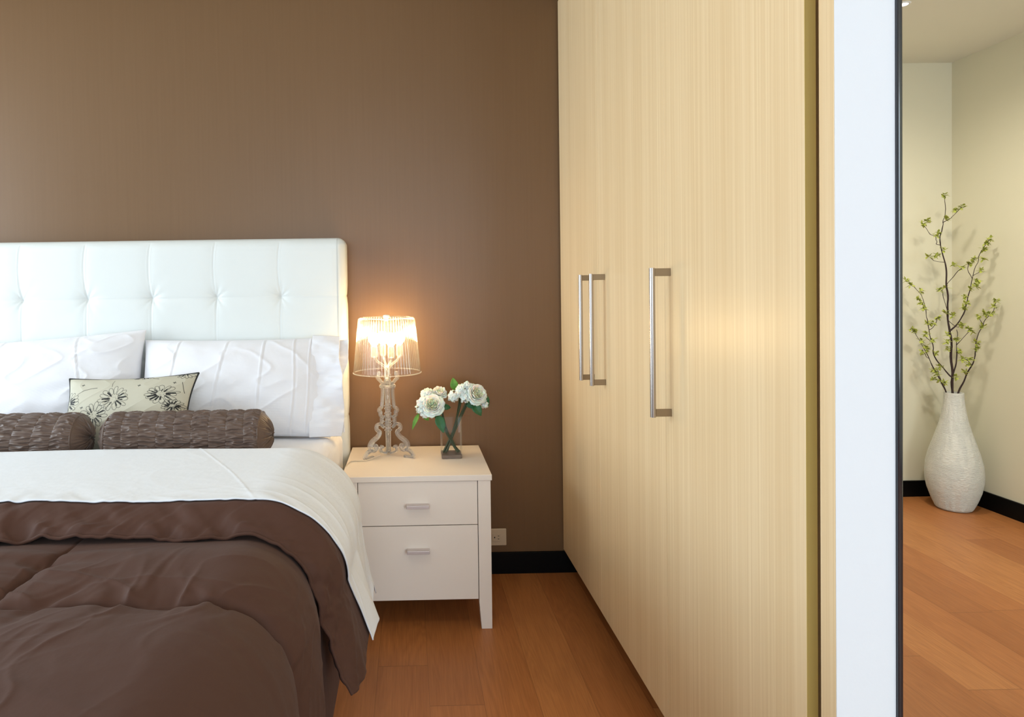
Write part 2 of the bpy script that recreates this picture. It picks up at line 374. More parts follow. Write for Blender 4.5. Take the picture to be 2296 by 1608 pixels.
# ------------------------------------------------------------------ wardrobe
wd = empty('wardrobe', (.9, 1.8, 0), label='tall pale wood built-in wardrobe with steel bar handles beside the brown wall', cat='wardrobe')
def part(name, mb, mat, parent, **k):
    o = mb.build(name, mat, **k)
    o.parent = parent; o.matrix_parent_inverse = Matrix.Translation(parent.location).inverted() if parent.parent is None and parent.type == 'EMPTY' else Matrix()
    return o
X0 = .610
part('carcass', MB().prism([(.642, .968), (.672, .968), (1.2, 1.77), (1.2, 2.575), (.642, 2.575)], .098, 2.30), MAT['wood'], wd)
part('plinth', MB().prism([(.70, 1.06), (1.15, 1.8), (1.15, 2.574), (.70, 2.574)], 0, .098), MAT['black'], wd)
part('filler_panel', MB().box(X0, .6365, .9135, .9475, .098, 2.30), MAT['wood'], wd, bevel=.0008)
def bar_handle(door, y_bar, y_plate):
    h = MB(); xb = .5665
    pts = [(xb, y_bar, .8475), (xb, y_bar, 1.1965)]
    h.tube(pts, .0066, 20)
    o = h.build('handle', MAT['steel'], smooth=True); o.modifiers.new('e', 'EDGE_SPLIT').split_angle = radians(50); o.parent = door
    for z in (.8485, 1.1775):
        p = MB().box(xb, X0-.0002, y_bar-.0015, y_bar+.0015, z, z+.018)
        q = p.build('bracket', MAT['steel_flat'], bevel=.0008); q.parent = o
for y0, y1, yb in ((2.0607, 2.578, 2.118), (1.5247, 2.0595, 1.994), (.982, 1.5235, 1.491)):
    d = part('door', MB().box(X0, X0+.018, y0, y1, .097, 2.30), MAT['wood'], wd, bevel=.0007)
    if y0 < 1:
        e = MB().box(X0+.0004, X0+.0176, y0-.0006, y0+.0003, .098, 2.299).build('edge_shade_strip', MAT['edge_shade']); e.parent = d  # thin strip whose darker olive stands in for shade on the door edge
    bar_handle(d, yb, yb)

# ------------------------------------------------------------------ bed
bed = empty('bed', (-1.235, 1.5, 0), label='double bed with tall white tufted leatherette headboard against the brown wall', cat='bed')
def rounded_box(x0, x1, y0, y1, z0, z1, r, nx, ny, nz, dense=None):
    """six face grids of a box whose points are pushed onto rounded edges; returns list of (grid, face name)"""
    out = []
    lo = np.array([x0, y0, z0]); hi = np.array([x1, y1, z1])
    def axis(a, b, n):
        t = np.linspace(0, 1, n); e = np.linspace(0, 1, 7)*r
        return np.unique(np.concatenate([a+e, b-e, a+r+(b-a-2*r)*t]))
    ax = [axis(x0, x1, nx), axis(y0, y1, ny), axis(z0, z1, nz)]
    for k in range(3):
        i, j = [(1, 2), (0, 2), (0, 1)][k]
        for side in (0, 1):
            A, B = np.meshgrid(ax[i], ax[j], indexing='ij'); P = np.zeros(A.shape+(3,))
            P[..., i] = A; P[..., j] = B; P[..., k] = (hi if side else lo)[k]
            C = np.clip(P, lo+r, hi-r); D = P-C; L = np.linalg.norm(D, axis=-1, keepdims=True); Nn = D/np.maximum(L, 1e-9)
            out.append((C+Nn*r, Nn, k, side))
    return out
HX0, HX1, HZ = -2.226, -.243, 1.362
seams = [HX1-.0035-.2462*k for k in range(1, 8)]; rows = [1.1375, .9035, .667, .43, .2]
hb = MB()
for P, Nn, k, side in rounded_box(HX0, HX1, 2.468, 2.576, .06, HZ, .032, 560, 6, 360):
    if k == 1 and side == 0:
        x, z = P[..., 0], P[..., 2]; d = np.zeros_like(x)
        for s in seams:
            # the seam bows a little between the buttons
            rr = np.array([HZ]+rows); bow = np.zeros_like(z)
            for a, b_ in zip(rr[:-1], rr[1:]):
                t = np.clip((z-b_)/(a-b_), 0, 1); bow += np.where((z > b_) & (z <= a), -.010*np.sin(pi*t)*(1 if a == HZ else .3), 0)
            dx = np.abs(x-s-bow)
            d -= .0026*np.exp(-(dx/.024)**1.5); d -= .0012*np.exp(-(dx/.0028)**2)
            d += .0009*np.exp(-((dx-.0042)/.0018)**2)
            for r_ in rows[:4]:
                q = np.sqrt((x-s)**2+(z-r_)**2)
                d -= .013*np.exp(-(q/.022)); 
                ang = np.arctan2(z-r_, x-s)
                d += .0016*np.cos(ang*9+s*20)*np.exp(-(q/.035))*sst(0, .01, q)
        for r_ in rows[:4]:
            d -= .0010*np.exp(-(np.abs(z-r_)/.0016)**2)+.0016*np.exp(-(np.abs(z-r_)/.02)**1.5)
        # panel puff
        P = P.copy(); P[..., 1] -= (d+.004*np.minimum(1, np.minimum(HX1-x, HZ-z)/.05))*np.abs(Nn[..., 1])**2*sst(.70, .95, np.abs(Nn[..., 1]))
    P = P.copy(); wgt = sst(.2, .8, Nn[..., 0])
    for r_ in rows: P[..., 0] -= wgt*(.0018*np.exp(-(np.abs(P[..., 2]-r_)/.004)**2)+.0028*np.exp(-(np.abs(P[..., 2]-r_)/.03)**2))
    hb.grid(P)
o = part('headboard', hb, MAT['leather'], bed, smooth=True)
fix_normals(o)
part('bed_base', MB().box(-2.2, -.30, .42, 2.46, .09, .30), MAT['leather'], bed, bevel=.01)
for x in (-2.1, -.42):
    for y in (.52, 2.36): part('leg', MB().box(x-.03, x+.03, y-.03, y+.03, 0, .09), MAT['black'], bed)

mt = MB()
for P, Nn, k, side in rounded_box(-2.215, -.262, .43, 2.455, .302, .630, .045, 90, 90, 24):
    x, y, z = P[..., 0], P[..., 1], P[..., 2]
    w = .0035*fbm(x*3+y*9, y*2+z*3, 5, 3)
    if k == 2 and side == 1: w = w+.004*vn((x+.262)*14+(y-2.2)*10, (x-y)*3, 8)*np.exp(-((x+.30)**2+(y-2.15)**2)/.06)
    mt.grid(P+Nn*w[..., None])
mt.box(-.2625, -.2615, 0, 0.0001, 0, 0.0001) if False else None
mattress = mt.build('mattress', MAT['cotton'], smooth=True); fix_normals(mattress)
bpy.context.view_layer.update()
tag(mattress, 'white mattress in a fitted sheet lying in front of the headboard under the pillows', 'mattress')

# ---- draped layers: s runs across the bed and down its side, y along it
def section(s, xl, xe, zt, r, flare):
    L1 = (xe-r)-xl; L2 = r*pi/2
    a = np.clip((s-L1)/r, 0, pi/2); d = np.maximum(s-L1-L2, 0)
    x = np.where(s < L1, xl+s, xe-r+r*np.sin(a)+d*flare/np.sqrt(1+flare**2)); z = np.where(s < L1, zt, zt-r+r*np.cos(a)-d/np.sqrt(1+flare**2))
    nx = np.sin(a); nz = np.cos(a)
    k = sst(0, .1, d); fx, fz = 1/np.sqrt(1+flare**2), flare/np.sqrt(1+flare**2)
    nx = nx*(1-k)+fx*k; nz = nz*(1-k)+fz*k
    return x, z, nx, nz, L1, L2
def uvgrid(o, U, V):
    me = o.data; uv = me.uv_layers.new(name='UVMap')
    idx = np.zeros(len(me.loops), int); me.loops.foreach_get('vertex_index', idx)
    uvs = np.stack([U.reshape(-1)[idx % U.size], V.reshape(-1)[idx % U.size]], 1)
    uv.data.foreach_set('uv', uvs.reshape(-1))

XL = -2.26; ZB, XE, RC, FL = .640, -.212, .135, .05     # shared base surface of all draped layers
def base(S): return section(S, XL, XE, ZB, RC, FL)
def band_front(S):
    drop = S-base(S)[4]-base(S)[5]
    return 1.285+.009*vn(S*6, S*0, 41)+.006*vn(S*16, S*0, 42)
def band_h(S, Y):
    """height of the folded-back duvet edge above the base surface"""
    x, z, nx, nz, L1, L2 = base(S); drop = S-L1-L2; hang = sst(-.1, .2, drop)
    edge = Y-band_front(S); ed = np.clip(edge, 0, 9)
    h = .030+.040*sst(0, .085, ed)**.7
    e1 = np.exp(-ed/.05)*sst(-.01, .012, ed)
    h = h+.014*e1*vn(S*11+3*vn(S*4, Y*3, 2), ed*14+3*vn(S*5, Y, 44), 45)+.012*e1*vn(S*27+ed*30, ed*18, 46)+.005*e1*vn(S*60-ed*60, ed*20, 49)
    h = h+.005*((1-np.abs(vn(S*6-ed*14, ed*9+S, 47)))**3-.3)*sst(0, .03, ed)*np.exp(-ed/.12)
    h = h+.004*vn(S*2.2, Y*3, 48)
    h = h*(1-.45*hang)+.36*np.clip(drop, 0, 1)+hang*.006*np.sin(Y*16+S*3)
    h = h*(1-.40*hang*sst(1.40, 1.95, Y))
    return h
def crease(A, B, seed, p=8): return (1-np.abs(vn(A, B, seed)))**p
# main duvet
s = np.linspace(0, 2.43, 760); y = np.linspace(.40, 1.86, 470); S, Y = np.meshgrid(s, y, indexing='ij')
x, z, nx, nz, L1, L2 = base(S)
ssm = [-1.73-XL, -1.205-XL, -.675-XL, 2.43+.02]      # lengthwise seams
ysm = [-.05, .50, 1.025, 1.56, 2.1]
def puffprof(t, edges, p=.42):
    out = np.zeros_like(t); dist = np.full_like(t, 9.0)
    for a, b_ in zip(edges[:-1], edges[1:]):
        q = np.clip((t-a)/(b_-a), 0, 1); inn = (t >= a) & (t < b_)
        out = np.where(inn, np.sin(pi*q)**p, out); dist = np.where(inn, np.minimum(t-a, b_-t), dist)
    return out, dist
Yw = Y+.014*vn(S*2.1, Y*0+3, 4)+.006*np.sin(S*4)+.004*vn(S*9, Y*0, 6)
Sw = S+.012*vn(Y*5, S*0, 9)+.004*vn(Y*14, S*0, 10)
pu, du = puffprof(Sw, [-.3]+ssm, .34); pv, dv = puffprof(Yw, ysm, .34)
drop = S-L1-L2
body = pu*pv
h = .048*body**.9
h += .006*fbm(S*1.6, Y*1.6, 3, 3)*body
e1 = np.exp(-dv/.075)*sst(0, .010, dv); e2 = np.exp(-du/.075)*sst(0, .010, du)
h += .007*e1*vn(S*15+3*vn(S*3, Y*4, 2), Y*3.0+vn(S*4, Y*2, 8), 11) + .005*e1*vn(S*38+3*vn(S*9, Y*9, 7), Y*6, 12)
h += .004*e1*crease(S*22+2*vn(S*5, Y*5, 3), Y*2.5, 71, 3)*sst(-.2, .6, vn(S*3, Y*0, 72))
h += .0075*np.exp(-dv/.11)*sst(0, .015, dv)*crease(S*9-Y*6+2*vn(S*4, Y*5, 77), Y*3+S*2, 78, 5)*sst(1.0, 1.04, Y)
h += .0055*np.exp(-dv/.10)*sst(0, .02, dv)*crease(S*13+2.5*vn(S*5, Y*6, 73), Y*4+S, 74, 4)
h += .0045*np.exp(-du/.10)*sst(0, .02, du)*crease(Y*16+2.5*vn(S*6, Y*5, 75), S*4-Y, 76, 4)
h += .010*e2*vn(Y*17+3*vn(S*3, Y*3, 5), S*4, 13)+.004*e2*vn(Y*40, S*8, 14)
h += .0040*crease(S*4+Y*7, Y*2.0-S*2, 21)*body*sst(-.3, .4, vn(S*2, Y*2, 24))
h += .0036*crease(S*3-Y*8+vn(S*4, Y*4, 1), Y*1.6+S*2, 22)*body*sst(-.3, .4, vn(S*2+5, Y*2, 25))
h += .0022*crease(S*9-Y*5, Y*5+S*6, 23)*body*sst(0, .5, vn(S*2.4+9, Y*2.1, 26))
hang = sst(0, .25, drop)
h += hang*(.010*np.sin(Y*14+1.2*vn(Y*3, S, 31))+.012)
# tuck under the folded edge
k = sst(1.16, 1.31, Y); h = h*(1-k)+np.minimum(h, .012)*k
P = np.stack([x+nx*h, Y, z+nz*h], -1)
duvet = empty('duvet', (-1.0, 1.2, 0), label='puffy quilted dark brown duvet spread over the bed, its top edge folded back', cat='duvet')
part('quilted_cover', MB().grid(P, flip=True), MAT['duvet'], duvet, smooth=True, solid=.010, offset=-1)

# folded-back brown edge
s = np.linspace(0, 2.300, 760); t = np.linspace(0, 1, 120)**1.25; S, T = np.meshgrid(s, t, indexing='ij')
x, z, nx, nz, L1, L2 = base(S); drop = S-L1-L2
Y0 = band_front(S)+.01*np.clip(drop, 0, 1)
Y = Y0+(1.80-Y0)*T
h = band_h(S, Y)-.008*np.exp(-(Y-Y0)/.005)
h = h*(1-sst(1.70, 1.80, Y)*.8)
P = np.stack([x+nx*h, Y, z+nz*h], -1)
part('turned_back_edge', MB().grid(P, flip=True), MAT['duvet'], duvet, smooth=True, solid=.010, offset=-1)
i0 = P[:, 0, :]; lip = MB(); lip.tube(i0+np.array([0, -.002, .002]), .0036, 8)
part('piping', lip, MAT['duvet'], duvet, smooth=True)

# white sheet folded over the duvet
s = np.linspace(0, 2.306, 820); t = np.linspace(0, 1, 230); S, T = np.meshgrid(s, t, indexing='ij')
x, z, nx, nz, L1, L2 = base(S); drop = S-L1-L2
Yf = 1.374+.13*sst(-.15, .16, drop)-.004*vn(S*5, S*0, 61)
Yb = 1.925-.020*sst(-.5, 0, S-L1)+.0*sst(0, .3, drop)
Y = Yf+(Yb-Yf)*T
back = Yb-Y; hang = sst(-.05, .2, drop)
hb_ = band_h(S, np.minimum(Y, 1.72))
h = (hb_+.0055)
h = h*np.where(back < .12, np.clip(1-(1-back/.12)**2.4, 0, 1)*(1-hang)+hang, 1.0)
h = np.maximum(h, .001)+hang*.003
fr_ = np.exp(-(Y-Yf)/.02)
h += .0007*crease(S*4+T*2.5, T*2-S*2, 63)*sst(0, .1, back)
for s0, sl in ((1.62, .30), (1.02, .26)): h += .0011*np.exp(-((S-s0-sl*(1-T)-.01*np.sin(T*5))/.0028)**2)*(1-hang)
h += hang*(.006*np.sin(T*7+S*3)*sst(0, .2, T)+.006*vn(T*8, S*3, 64)*sst(0, .1, T)+.003*crease(T*9, S*5, 65, 3))
h += .0035*np.exp(-np.abs(drop+.02)/.15)*crease(T*9+S*5, S*4, 66, 5)
P = np.stack([x+nx*h, Y, z+nz*h], -1)
k = sst(.0, .16, drop); P[..., 2] += k*(-.075*sst(.1, 1, T)+.008*np.sin(T*9)+.035*sst(.72, .78, T)*(1-sst(.84, .95, T)))
sheet = MB().grid(P, flip=True).build('flat_sheet', MAT['cotton_rib'], smooth=True); uvgrid(sheet, S*1.0, Y*3.2)
m_ = sheet.modifiers.new('solid', 'SOLIDIFY'); m_.thickness = .003; m_.offset = -1
tag(sheet, 'white ribbed top sheet turned down over the brown duvet edge', 'sheet')

# ------------------------------------------------------------------ pillows
def pillow_mesh(w, hgt, th, nu, nv, seed, wr=.006, corner=.05, flange=0, pinch=.5):
    """front and back grids of a stuffed pillow in its own plane: u across, v up, n towards the front"""
    u = np.sin(np.linspace(-pi/2, pi/2, nu)*.98)/sin(pi/2*.98); v = np.sin(np.linspace(-pi/2, pi/2, nv)*.98)/sin(pi/2*.98)
    U, V = np.meshgrid(u, v, indexing='ij')
    X = w/2*U*(1-corner*(1-U**2)*0-corner*(1-V**2)*np.abs(U)**3); Z = hgt/2*V*(1-corner*(1-U**2)*np.abs(V)**3)
    T = ((1-np.abs(U)**2.6)*(1-np.abs(V)**2.2))**pinch
    rad = 1-np.maximum(np.abs(U), np.abs(V))
    wk = wr*(vn(U*3+V*2, V*4-U, seed)*.6+.7*(1-np.abs(vn(U*2.4+V*1.7, V*3-U*3, seed+3)))**4*sst(0, .15, rad))
    wk += wr*.8*np.exp(-rad/.15)*vn(np.arctan2(V, U)*9, rad*3, seed+5)*sst(0, .05, rad)
    F = th/2*T+wk*sst(0, .06, rad); B = -th/2*T
    return X, Z, F, B
def place(X, Z, D, c, tilt, roll=0, yaw=0):
    """local x across, z up the cushion, D towards the viewer; tilt leans the top back"""
    x = X*cos(roll)-Z*sin(roll); z = X*sin(roll)+Z*cos(roll)
    yy = -D*cos(tilt)+z*sin(tilt); zz = z*cos(tilt)+D*sin(tilt)
    xx = x*cos(yaw)-yy*sin(yaw); yy = x*sin(yaw)+yy*cos(yaw)
    return np.stack([xx+c[0], yy+c[1], zz+c[2]], -1)
def pillow(name, c, w, hgt, th, tilt, roll, seed, label, cat='pillow', group=None, yaw=0, tucks=(), ribs=True, open_end=0):
    t = empty(name, (c[0], c[1], c[2]-hgt/2), label=label, cat=cat, group=group)
    X, Z, F, B = pillow_mesh(w, hgt, th, 230, 150, seed)
    F = F.copy()
    for tk in tucks:
        dd = X-(tk[0]+tk[1]*Z+tk[2]*np.sin(Z*12+tk[0]*9)); F += .0028*np.exp(-(dd/.0022)**2)-.0018*np.exp(-((dd-.006)/.004)**2)
    if open_end:
        q = sst(w/2-open_end, w/2, X); F += q*.018
    mb = MB(); mb.grid(place(X, Z, F, c, tilt, roll, yaw)); mb.grid(place(X, Z, B, c, tilt, roll, yaw), flip=True)
    o = part('pillowcase', mb, MAT['cotton'], t, smooth=True)
    uvgrid(o, np.concatenate([X, X]), np.concatenate([Z, Z])*2.2)
    return t, o
tk = [(-.212, .02, .003), (-.045, .06, .006), (.10, .02, .004), (.215, .03, .010), (.27, .05, .006)]
pr, pro = pillow('pillow', group='white pillows against the headboard', c=(-.640, 2.355, .808), w=.705, hgt=.372, th=.19, tilt=radians(20), roll=0, seed=3, label='white pillow nearest the lamp, propped upright against the headboard', tucks=tk, open_end=.0)
# loose open hem of the pillowcase
def hemflap(c, w0, w1, hgt, tilt, seed, dn, parent, name):
    u = np.linspace(0, 1, 46); v = np.linspace(-1, 1, 120); U, V = np.meshgrid(u, v, indexing='ij')
    X = w0+(w1-w0)*U*(1+.14*vn(V*1.6, U*0, seed)); Z = hgt/2*V*(1-.02*U)
    D = dn+U*(.040*vn(V*1.9+seed, U*.8, seed)+.010*vn(V*5, U*2, seed+1))+.004*vn(V*12, U*3, seed+2)
    D = D*(1-.6*np.abs(V)**4)
    o = part(name, MB().grid(place(X, Z, D, c, tilt, 0)), MAT['cotton'], parent, smooth=True, solid=.002)
    uvgrid(o, X, Z*2.2)
    return o
hemflap((-.640, 2.355, .808), .278, .387, .374, radians(20), 7, .048, pr, 'hem_front')
hemflap((-.640, 2.355, .808), .295, .400, .345, radians(20), 12, .008, pr, 'hem_back')
tk = [(-.13, -.10, .006), (.155, -.16, .006)]
pillow('pillow', group='white pillows against the headboard', c=(-1.330, 2.345, .816), w=.72, hgt=.385, th=.19, tilt=radians(18), roll=radians(4), seed=23, label='white pillow left of the other one, its right top corner standing up', tucks=tk)

# ---- cream cushion with drawn daisies
def rasterise(U, V, strokes):
    """U,V in px-like units of the motif plane; strokes: (polyline, half width)"""
    A = np.zeros_like(U)
    for pl, hw in strokes:
        pl = np.asarray(pl, float)
        x0, y0 = pl.min(0)-hw*2-1; x1, y1 = pl.max(0)+hw*2+1
        mk = (U > x0) & (U < x1) & (V > y0) & (V < y1)
        if not mk.any(): continue
        u, v = U[mk], V[mk]; best = np.full(u.shape, 99.0)
        for (ax, ay), (bx, by) in zip(pl[:-1], pl[1:]):
            dx, dy = bx-ax, by-ay; q = np.clip(((u-ax)*dx+(v-ay)*dy)/(dx*dx+dy*dy+1e-9), 0, 1)
            best = np.minimum(best, np.hypot(u-ax-q*dx, v-ay-q*dy))
        A[mk] = np.maximum(A[mk], 1-sst(hw-.25, hw+.25, best))
    return A
def daisy(cx, cy, R, sq, rot, seed, n=15):
    rnd = random.Random(seed); st = []
    for k in range(n):
        a = rot+2*pi*k/n+rnd.uniform(-.1, .1); L = R*rnd.uniform(.85, 1.1); wd_ = R*.17*rnd.uniform(.8, 1.15)
        pts = []
        for q in np.linspace(0, 1, 15):
            ph = 2*pi*q; l = R*.34+(L-R*.34)*(.5-.5*cos(ph)); wv = wd_*sin(ph)*(.55+.5*(.5-.5*cos(ph)))
            x = cos(a)*l-sin(a)*wv; yv = sin(a)*l+cos(a)*wv; pts.append((cx+x, cy+yv*sq))
        st.append((pts, .42))
        if rnd.random() < .7:
            b0 = R*.30; b1 = R*rnd.uniform(.5, .8)
            st.append(([(cx+cos(a+.10)*b0, cy+sin(a+.10)*b0*sq), (cx+cos(a+.10)*b1, cy+sin(a+.10)*b1*sq)], rnd.uniform(.8, 1.9)))
    for k in range(22):
        a = rnd.uniform(0, 2*pi); q = R*rnd.uniform(.10, .27); p = (cx+cos(a)*q, cy+sin(a)*q*sq); st.append(([p, (p[0]+.5, p[1]+.2)], .32))
    return st
cw, ch, cth = .438, .268, .105
X, Z, F, B = pillow_mesh(cw, ch, cth, 640, 400, 51, wr=.0025, corner=.10, pinch=.55)
PU = (X/cw+.5)*290; PV = (.5-Z/ch)*163-4
st = []
for a in ((16, 58, 29, .9, .2, 1), (124, 58, 32, .85, .5, 2), (87, 92, 30, .9, 1.0, 3), (223, 51, 37, .55, .1, 4), (172, 4, 24, .4, .3, 5), (262, -4, 26, .6, .9, 6), (250, 76, 24, .6, .7, 7), (60, 150, 26, .9, .4, 8), (170, 140, 27, .9, .4, 9), (250, 160, 25, .9, .1, 10)): st += daisy(*a)
st += [([(38, 41), (52, 34), (68, 31), (80, 30.5)], .55), ([(113, 14), (111.5, 22), (113, 30)], .45), ([(262, 22), (265, 34), (269, 46)], .55), ([(190, 8), (200, 12), (210, 14)], .5)]
for cx, cy in ((44, 20), (56, 73), (172, 30), (246, 24), (140, 110), (20, 110)):
    for k in range(4): st.append(([(cx, cy), (cx+3.2*cos(k*1.7), cy+2.4*sin(k*1.7))], .65))
ink = rasterise(PU, PV, st)
dc, dt, dr = (-.944, 2.145, .760), radians(32), radians(2.0)
m, nt, b = newmat('cream_cotton_with_black_daisies')
at = N(nt, 'ShaderNodeAttribute'); at.attribute_name = 'ink'
nt.links.new(mixc(nt, at.outputs['Fac'], srgb(190, 186, 169), srgb(14, 17, 19)), b.inputs['Base Color']); b.inputs['Roughness'].default_value = .7
cu = empty('cushion', (dc[0], dc[1], dc[2]-.13), label='small cream cushion printed with black line-drawn daisies, behind the bolsters', cat='cushion')
mb = MB().grid(place(X, Z, F, dc, dt, dr)); nfront = mb.n; mb.grid(place(X, Z, B, dc, dt, dr), flip=True)
o = part('cushion_cover', mb, m, cu, smooth=True)
at_ = o.data.attributes.new('ink', 'FLOAT', 'POINT'); at_.data.foreach_set('value', np.concatenate([ink.reshape(-1), np.zeros(ink.size)]).astype(np.float32))
rim = np.concatenate([np.stack([X[:, 0], Z[:, 0]], 1), np.stack([X[-1, :], Z[-1, :]], 1), np.stack([X[::-1, -1], Z[::-1, -1]], 1), np.stack([X[0, ::-1], Z[0, ::-1]], 1)])[::6]
part('piping', MB().tube(place(rim[:, 0], rim[:, 1], 0*rim[:, 0], dc, dt, dr), .0034, 8), MAT['piping'], cu, smooth=True)

# ---- ruched bolsters
def bolster(c, L, R, seed, label):
    t = empty('bolster', (c[0], c[1], c[2]-R), label=label, cat='bolster', group='brown ruched bolsters on the bed')
    nb = 9; nx_ = 380; na = 420
    xs = np.linspace(-L/2, L/2, nx_); an = np.arange(na)*2*pi/na; XX, A = np.meshgrid(xs, an, indexing='ij')
    skew = .007*np.sin(A*2+seed)+.004*vn(A*2, XX*0, seed)
    q = (XX+skew+L/2)/L*nb; band = np.floor(q); fq = q-band
    puff = np.sin(pi*fq)**.5
    rr = R*(.925+.075*puff)
    pa = A*(2*pi/(2*pi)); wrap = lambda k: np.round(k)
    wv_ = A/(2*pi)
    wav = vn(wv_*56+band*7.3+.5*vn(fq*2.5, band, 2), fq*.8+band*5, seed+1)+.45*vn(wv_*104+band*3.7, fq*1.2+band*9, seed+2)
    rr = rr-(.0105*np.abs(wav))*(.30+.70*np.sin(pi*fq)**.7)+.0035
    # fall in at the ends
    e = np.clip((L/2-np.abs(XX))/.022, 0, 1); rr = rr*(.90+.10*np.sqrt(1-(1-e)**2))
    P = np.stack([c[0]+XX, c[1]+rr*np.cos(A), c[2]+rr*np.sin(A)], -1)
    part('ruched_tube', MB().grid(P, closed_v=True, flip=True), MAT['bolster'], t, smooth=True)
    for sg in (-1, 1):
        rad = np.linspace(0, 1, 60); RR, AA = np.meshgrid(rad, an, indexing='ij')
        pl = vn(AA*9, RR*1.5, seed+7+sg)+.6*vn(AA*22, RR*2, seed+9)
        bul = .030*(1-RR**2.2)+.0045*pl*np.sin(pi*np.clip(RR, 0, 1)**.6)-.010*np.exp(-(RR/.10)**2)
        rr = R*.905*RR
        P = np.stack([c[0]+sg*(L/2-.001+bul), c[1]+rr*np.cos(AA), c[2]+rr*np.sin(AA)], -1)
        part('end_cap', MB().grid(P, closed_v=True, flip=sg > 0), MAT['bolster'], t, smooth=True)
        bt = MB().lathe([(0.0, .009), (.006, .008), (.009, .004), (.009, 0), (.004, -.003)], 20)
        V = np.concatenate(bt.v); V = np.stack([c[0]+sg*(L/2+.016+V[:, 2]), c[1]+V[:, 0], c[2]+V[:, 1]], 1); bt.v = [V]
        part('button', bt, MAT['bolster'], t, smooth=True)
        rg = MB().tube(np.stack([np.full(60, c[0]+sg*(L/2-.004)), c[1]+R*.915*np.cos(np.linspace(0, 2*pi, 60)), c[2]+R*.915*np.sin(np.linspace(0, 2*pi, 60))], 1), .003, 8, caps=False)
        part('piping', rg, MAT['bolster'], t, smooth=True)
bolster((-.695, 1.997, .712), .470, .0765, 5, 'brown ruched bolster nearer the lamp, in front of the daisy cushion')
bolster((-1.285, 1.997, .712), .530, .0765, 19, 'brown ruched bolster left of the daisy cushion, cut off by the picture edge')
# ------------------------------------------------------------------ nightstand
ns = empty('nightstand', (.016, 2.36, 0), label='white two-drawer nightstand with tapered legs between the bed and the wardrobe', cat='nightstand')
TZ = .527
part('top', MB().box(-.238, .270, 2.156, 2.575, .5075, TZ), MAT['lacquer'], ns, bevel=.0015)
def leg(x0, x1, y0, y1, inner):
    # upper part square, the last 9 cm taper on the inner side
    t = .007
    a0, a1 = (x0+t, x1) if inner == 'L' else (x0, x1-t)
    V = []
    for z, xa, xb in ((0, a0, a1), (.09, x0, x1), (.507, x0, x1)): V += [(xa, y0, z), (xb, y0, z), (xb, y1, z), (xa, y1, z)]
    F = [(3, 2, 1, 0), (8, 9, 10, 11)]
    for k in (0, 4): F += [(k+i, k+(i+1) % 4, k+4+(i+1) % 4, k+4+i) for i in range(4)]
    return MB().add(V, F)
for x0, x1, inn in ((-.2285, -.1855, 'R'), (.2225, .2655, 'L')):
    part('leg', leg(x0, x1, 2.160, 2.203, inn), MAT['lacquer'], ns, bevel=.001)
    part('leg', leg(x0, x1, 2.532, 2.575, inn), MAT['lacquer'], ns, bevel=.001)
for z0, z1, zh in ((.3575, .5055, .4255), (.1015, .3545, .2725)):
    d = part('drawer', MB().box(-.1835, .2205, 2.1625, 2.50, z0, z1), MAT['lacquer'], ns, bevel=.001)
    h = MB(); h.box(-.0205, .0560, 2.138, 2.1623, zh+.0035, zh+.0065); h.box(-.0205, .0560, 2.137, 2.1410, zh-.0045, zh+.0065)
    q = h.build('handle', MAT['pull'], bevel=.0012); q.parent = d
part('side_panel', MB().box(-.222, -.190, 2.205, 2.53, .10, .507), MAT['lacquer'], ns)
part('side_panel', MB().box(.227, .259, 2.205, 2.53, .10, .507), MAT['lacquer'], ns)
part('back_panel', MB().box(-.186, .2225, 2.545, 2.56, .10, .507), MAT['dark'], ns)

# ------------------------------------------------------------------ wall outlet
ol = empty('wall_outlet', (.322, YW, .148), label='ivory wall socket plate low on the brown wall behind the nightstand', cat='outlet')
part('cover_plate', MB().box(.265, .3795, YW-.0075, YW, .1135, .1830), MAT['outlet'], ol, bevel=.004, bseg=3)
for dx in (0, -.045):
    rc = part('receptacle', MB().box(.3215+dx, .3545+dx, YW-.0098, YW-.0072, .1325, .1635), MAT['outlet'], ol, bevel=.0012)
    for bx in ((.3455, .3515, .1535, .1555), (.3455, .3515, .1415, .1435)):
        q = MB().box(bx[0]+dx-.002, bx[1]+dx-.002, YW-.0102, YW-.0094, bx[2], bx[3]).build('slot', MAT['slot']); q.parent = rc
    q = MB().box(.3290+dx, .3330+dx, YW-.0102, YW-.0094, .1455, .1515).build('slot', MAT['slot'], bevel=.001); q.parent = rc

# ------------------------------------------------------------------ table lamp
LC = (-.0885, 2.447)
lamp = empty('table_lamp', (LC[0], LC[1], TZ), label='clear acrylic table lamp with baroque scroll base and fluted shade, lit, on the nightstand', cat='lamp')
def lp(name, mb, mat, **k):
    o = mb.build(name, mat, **k); o.parent = lamp; return o
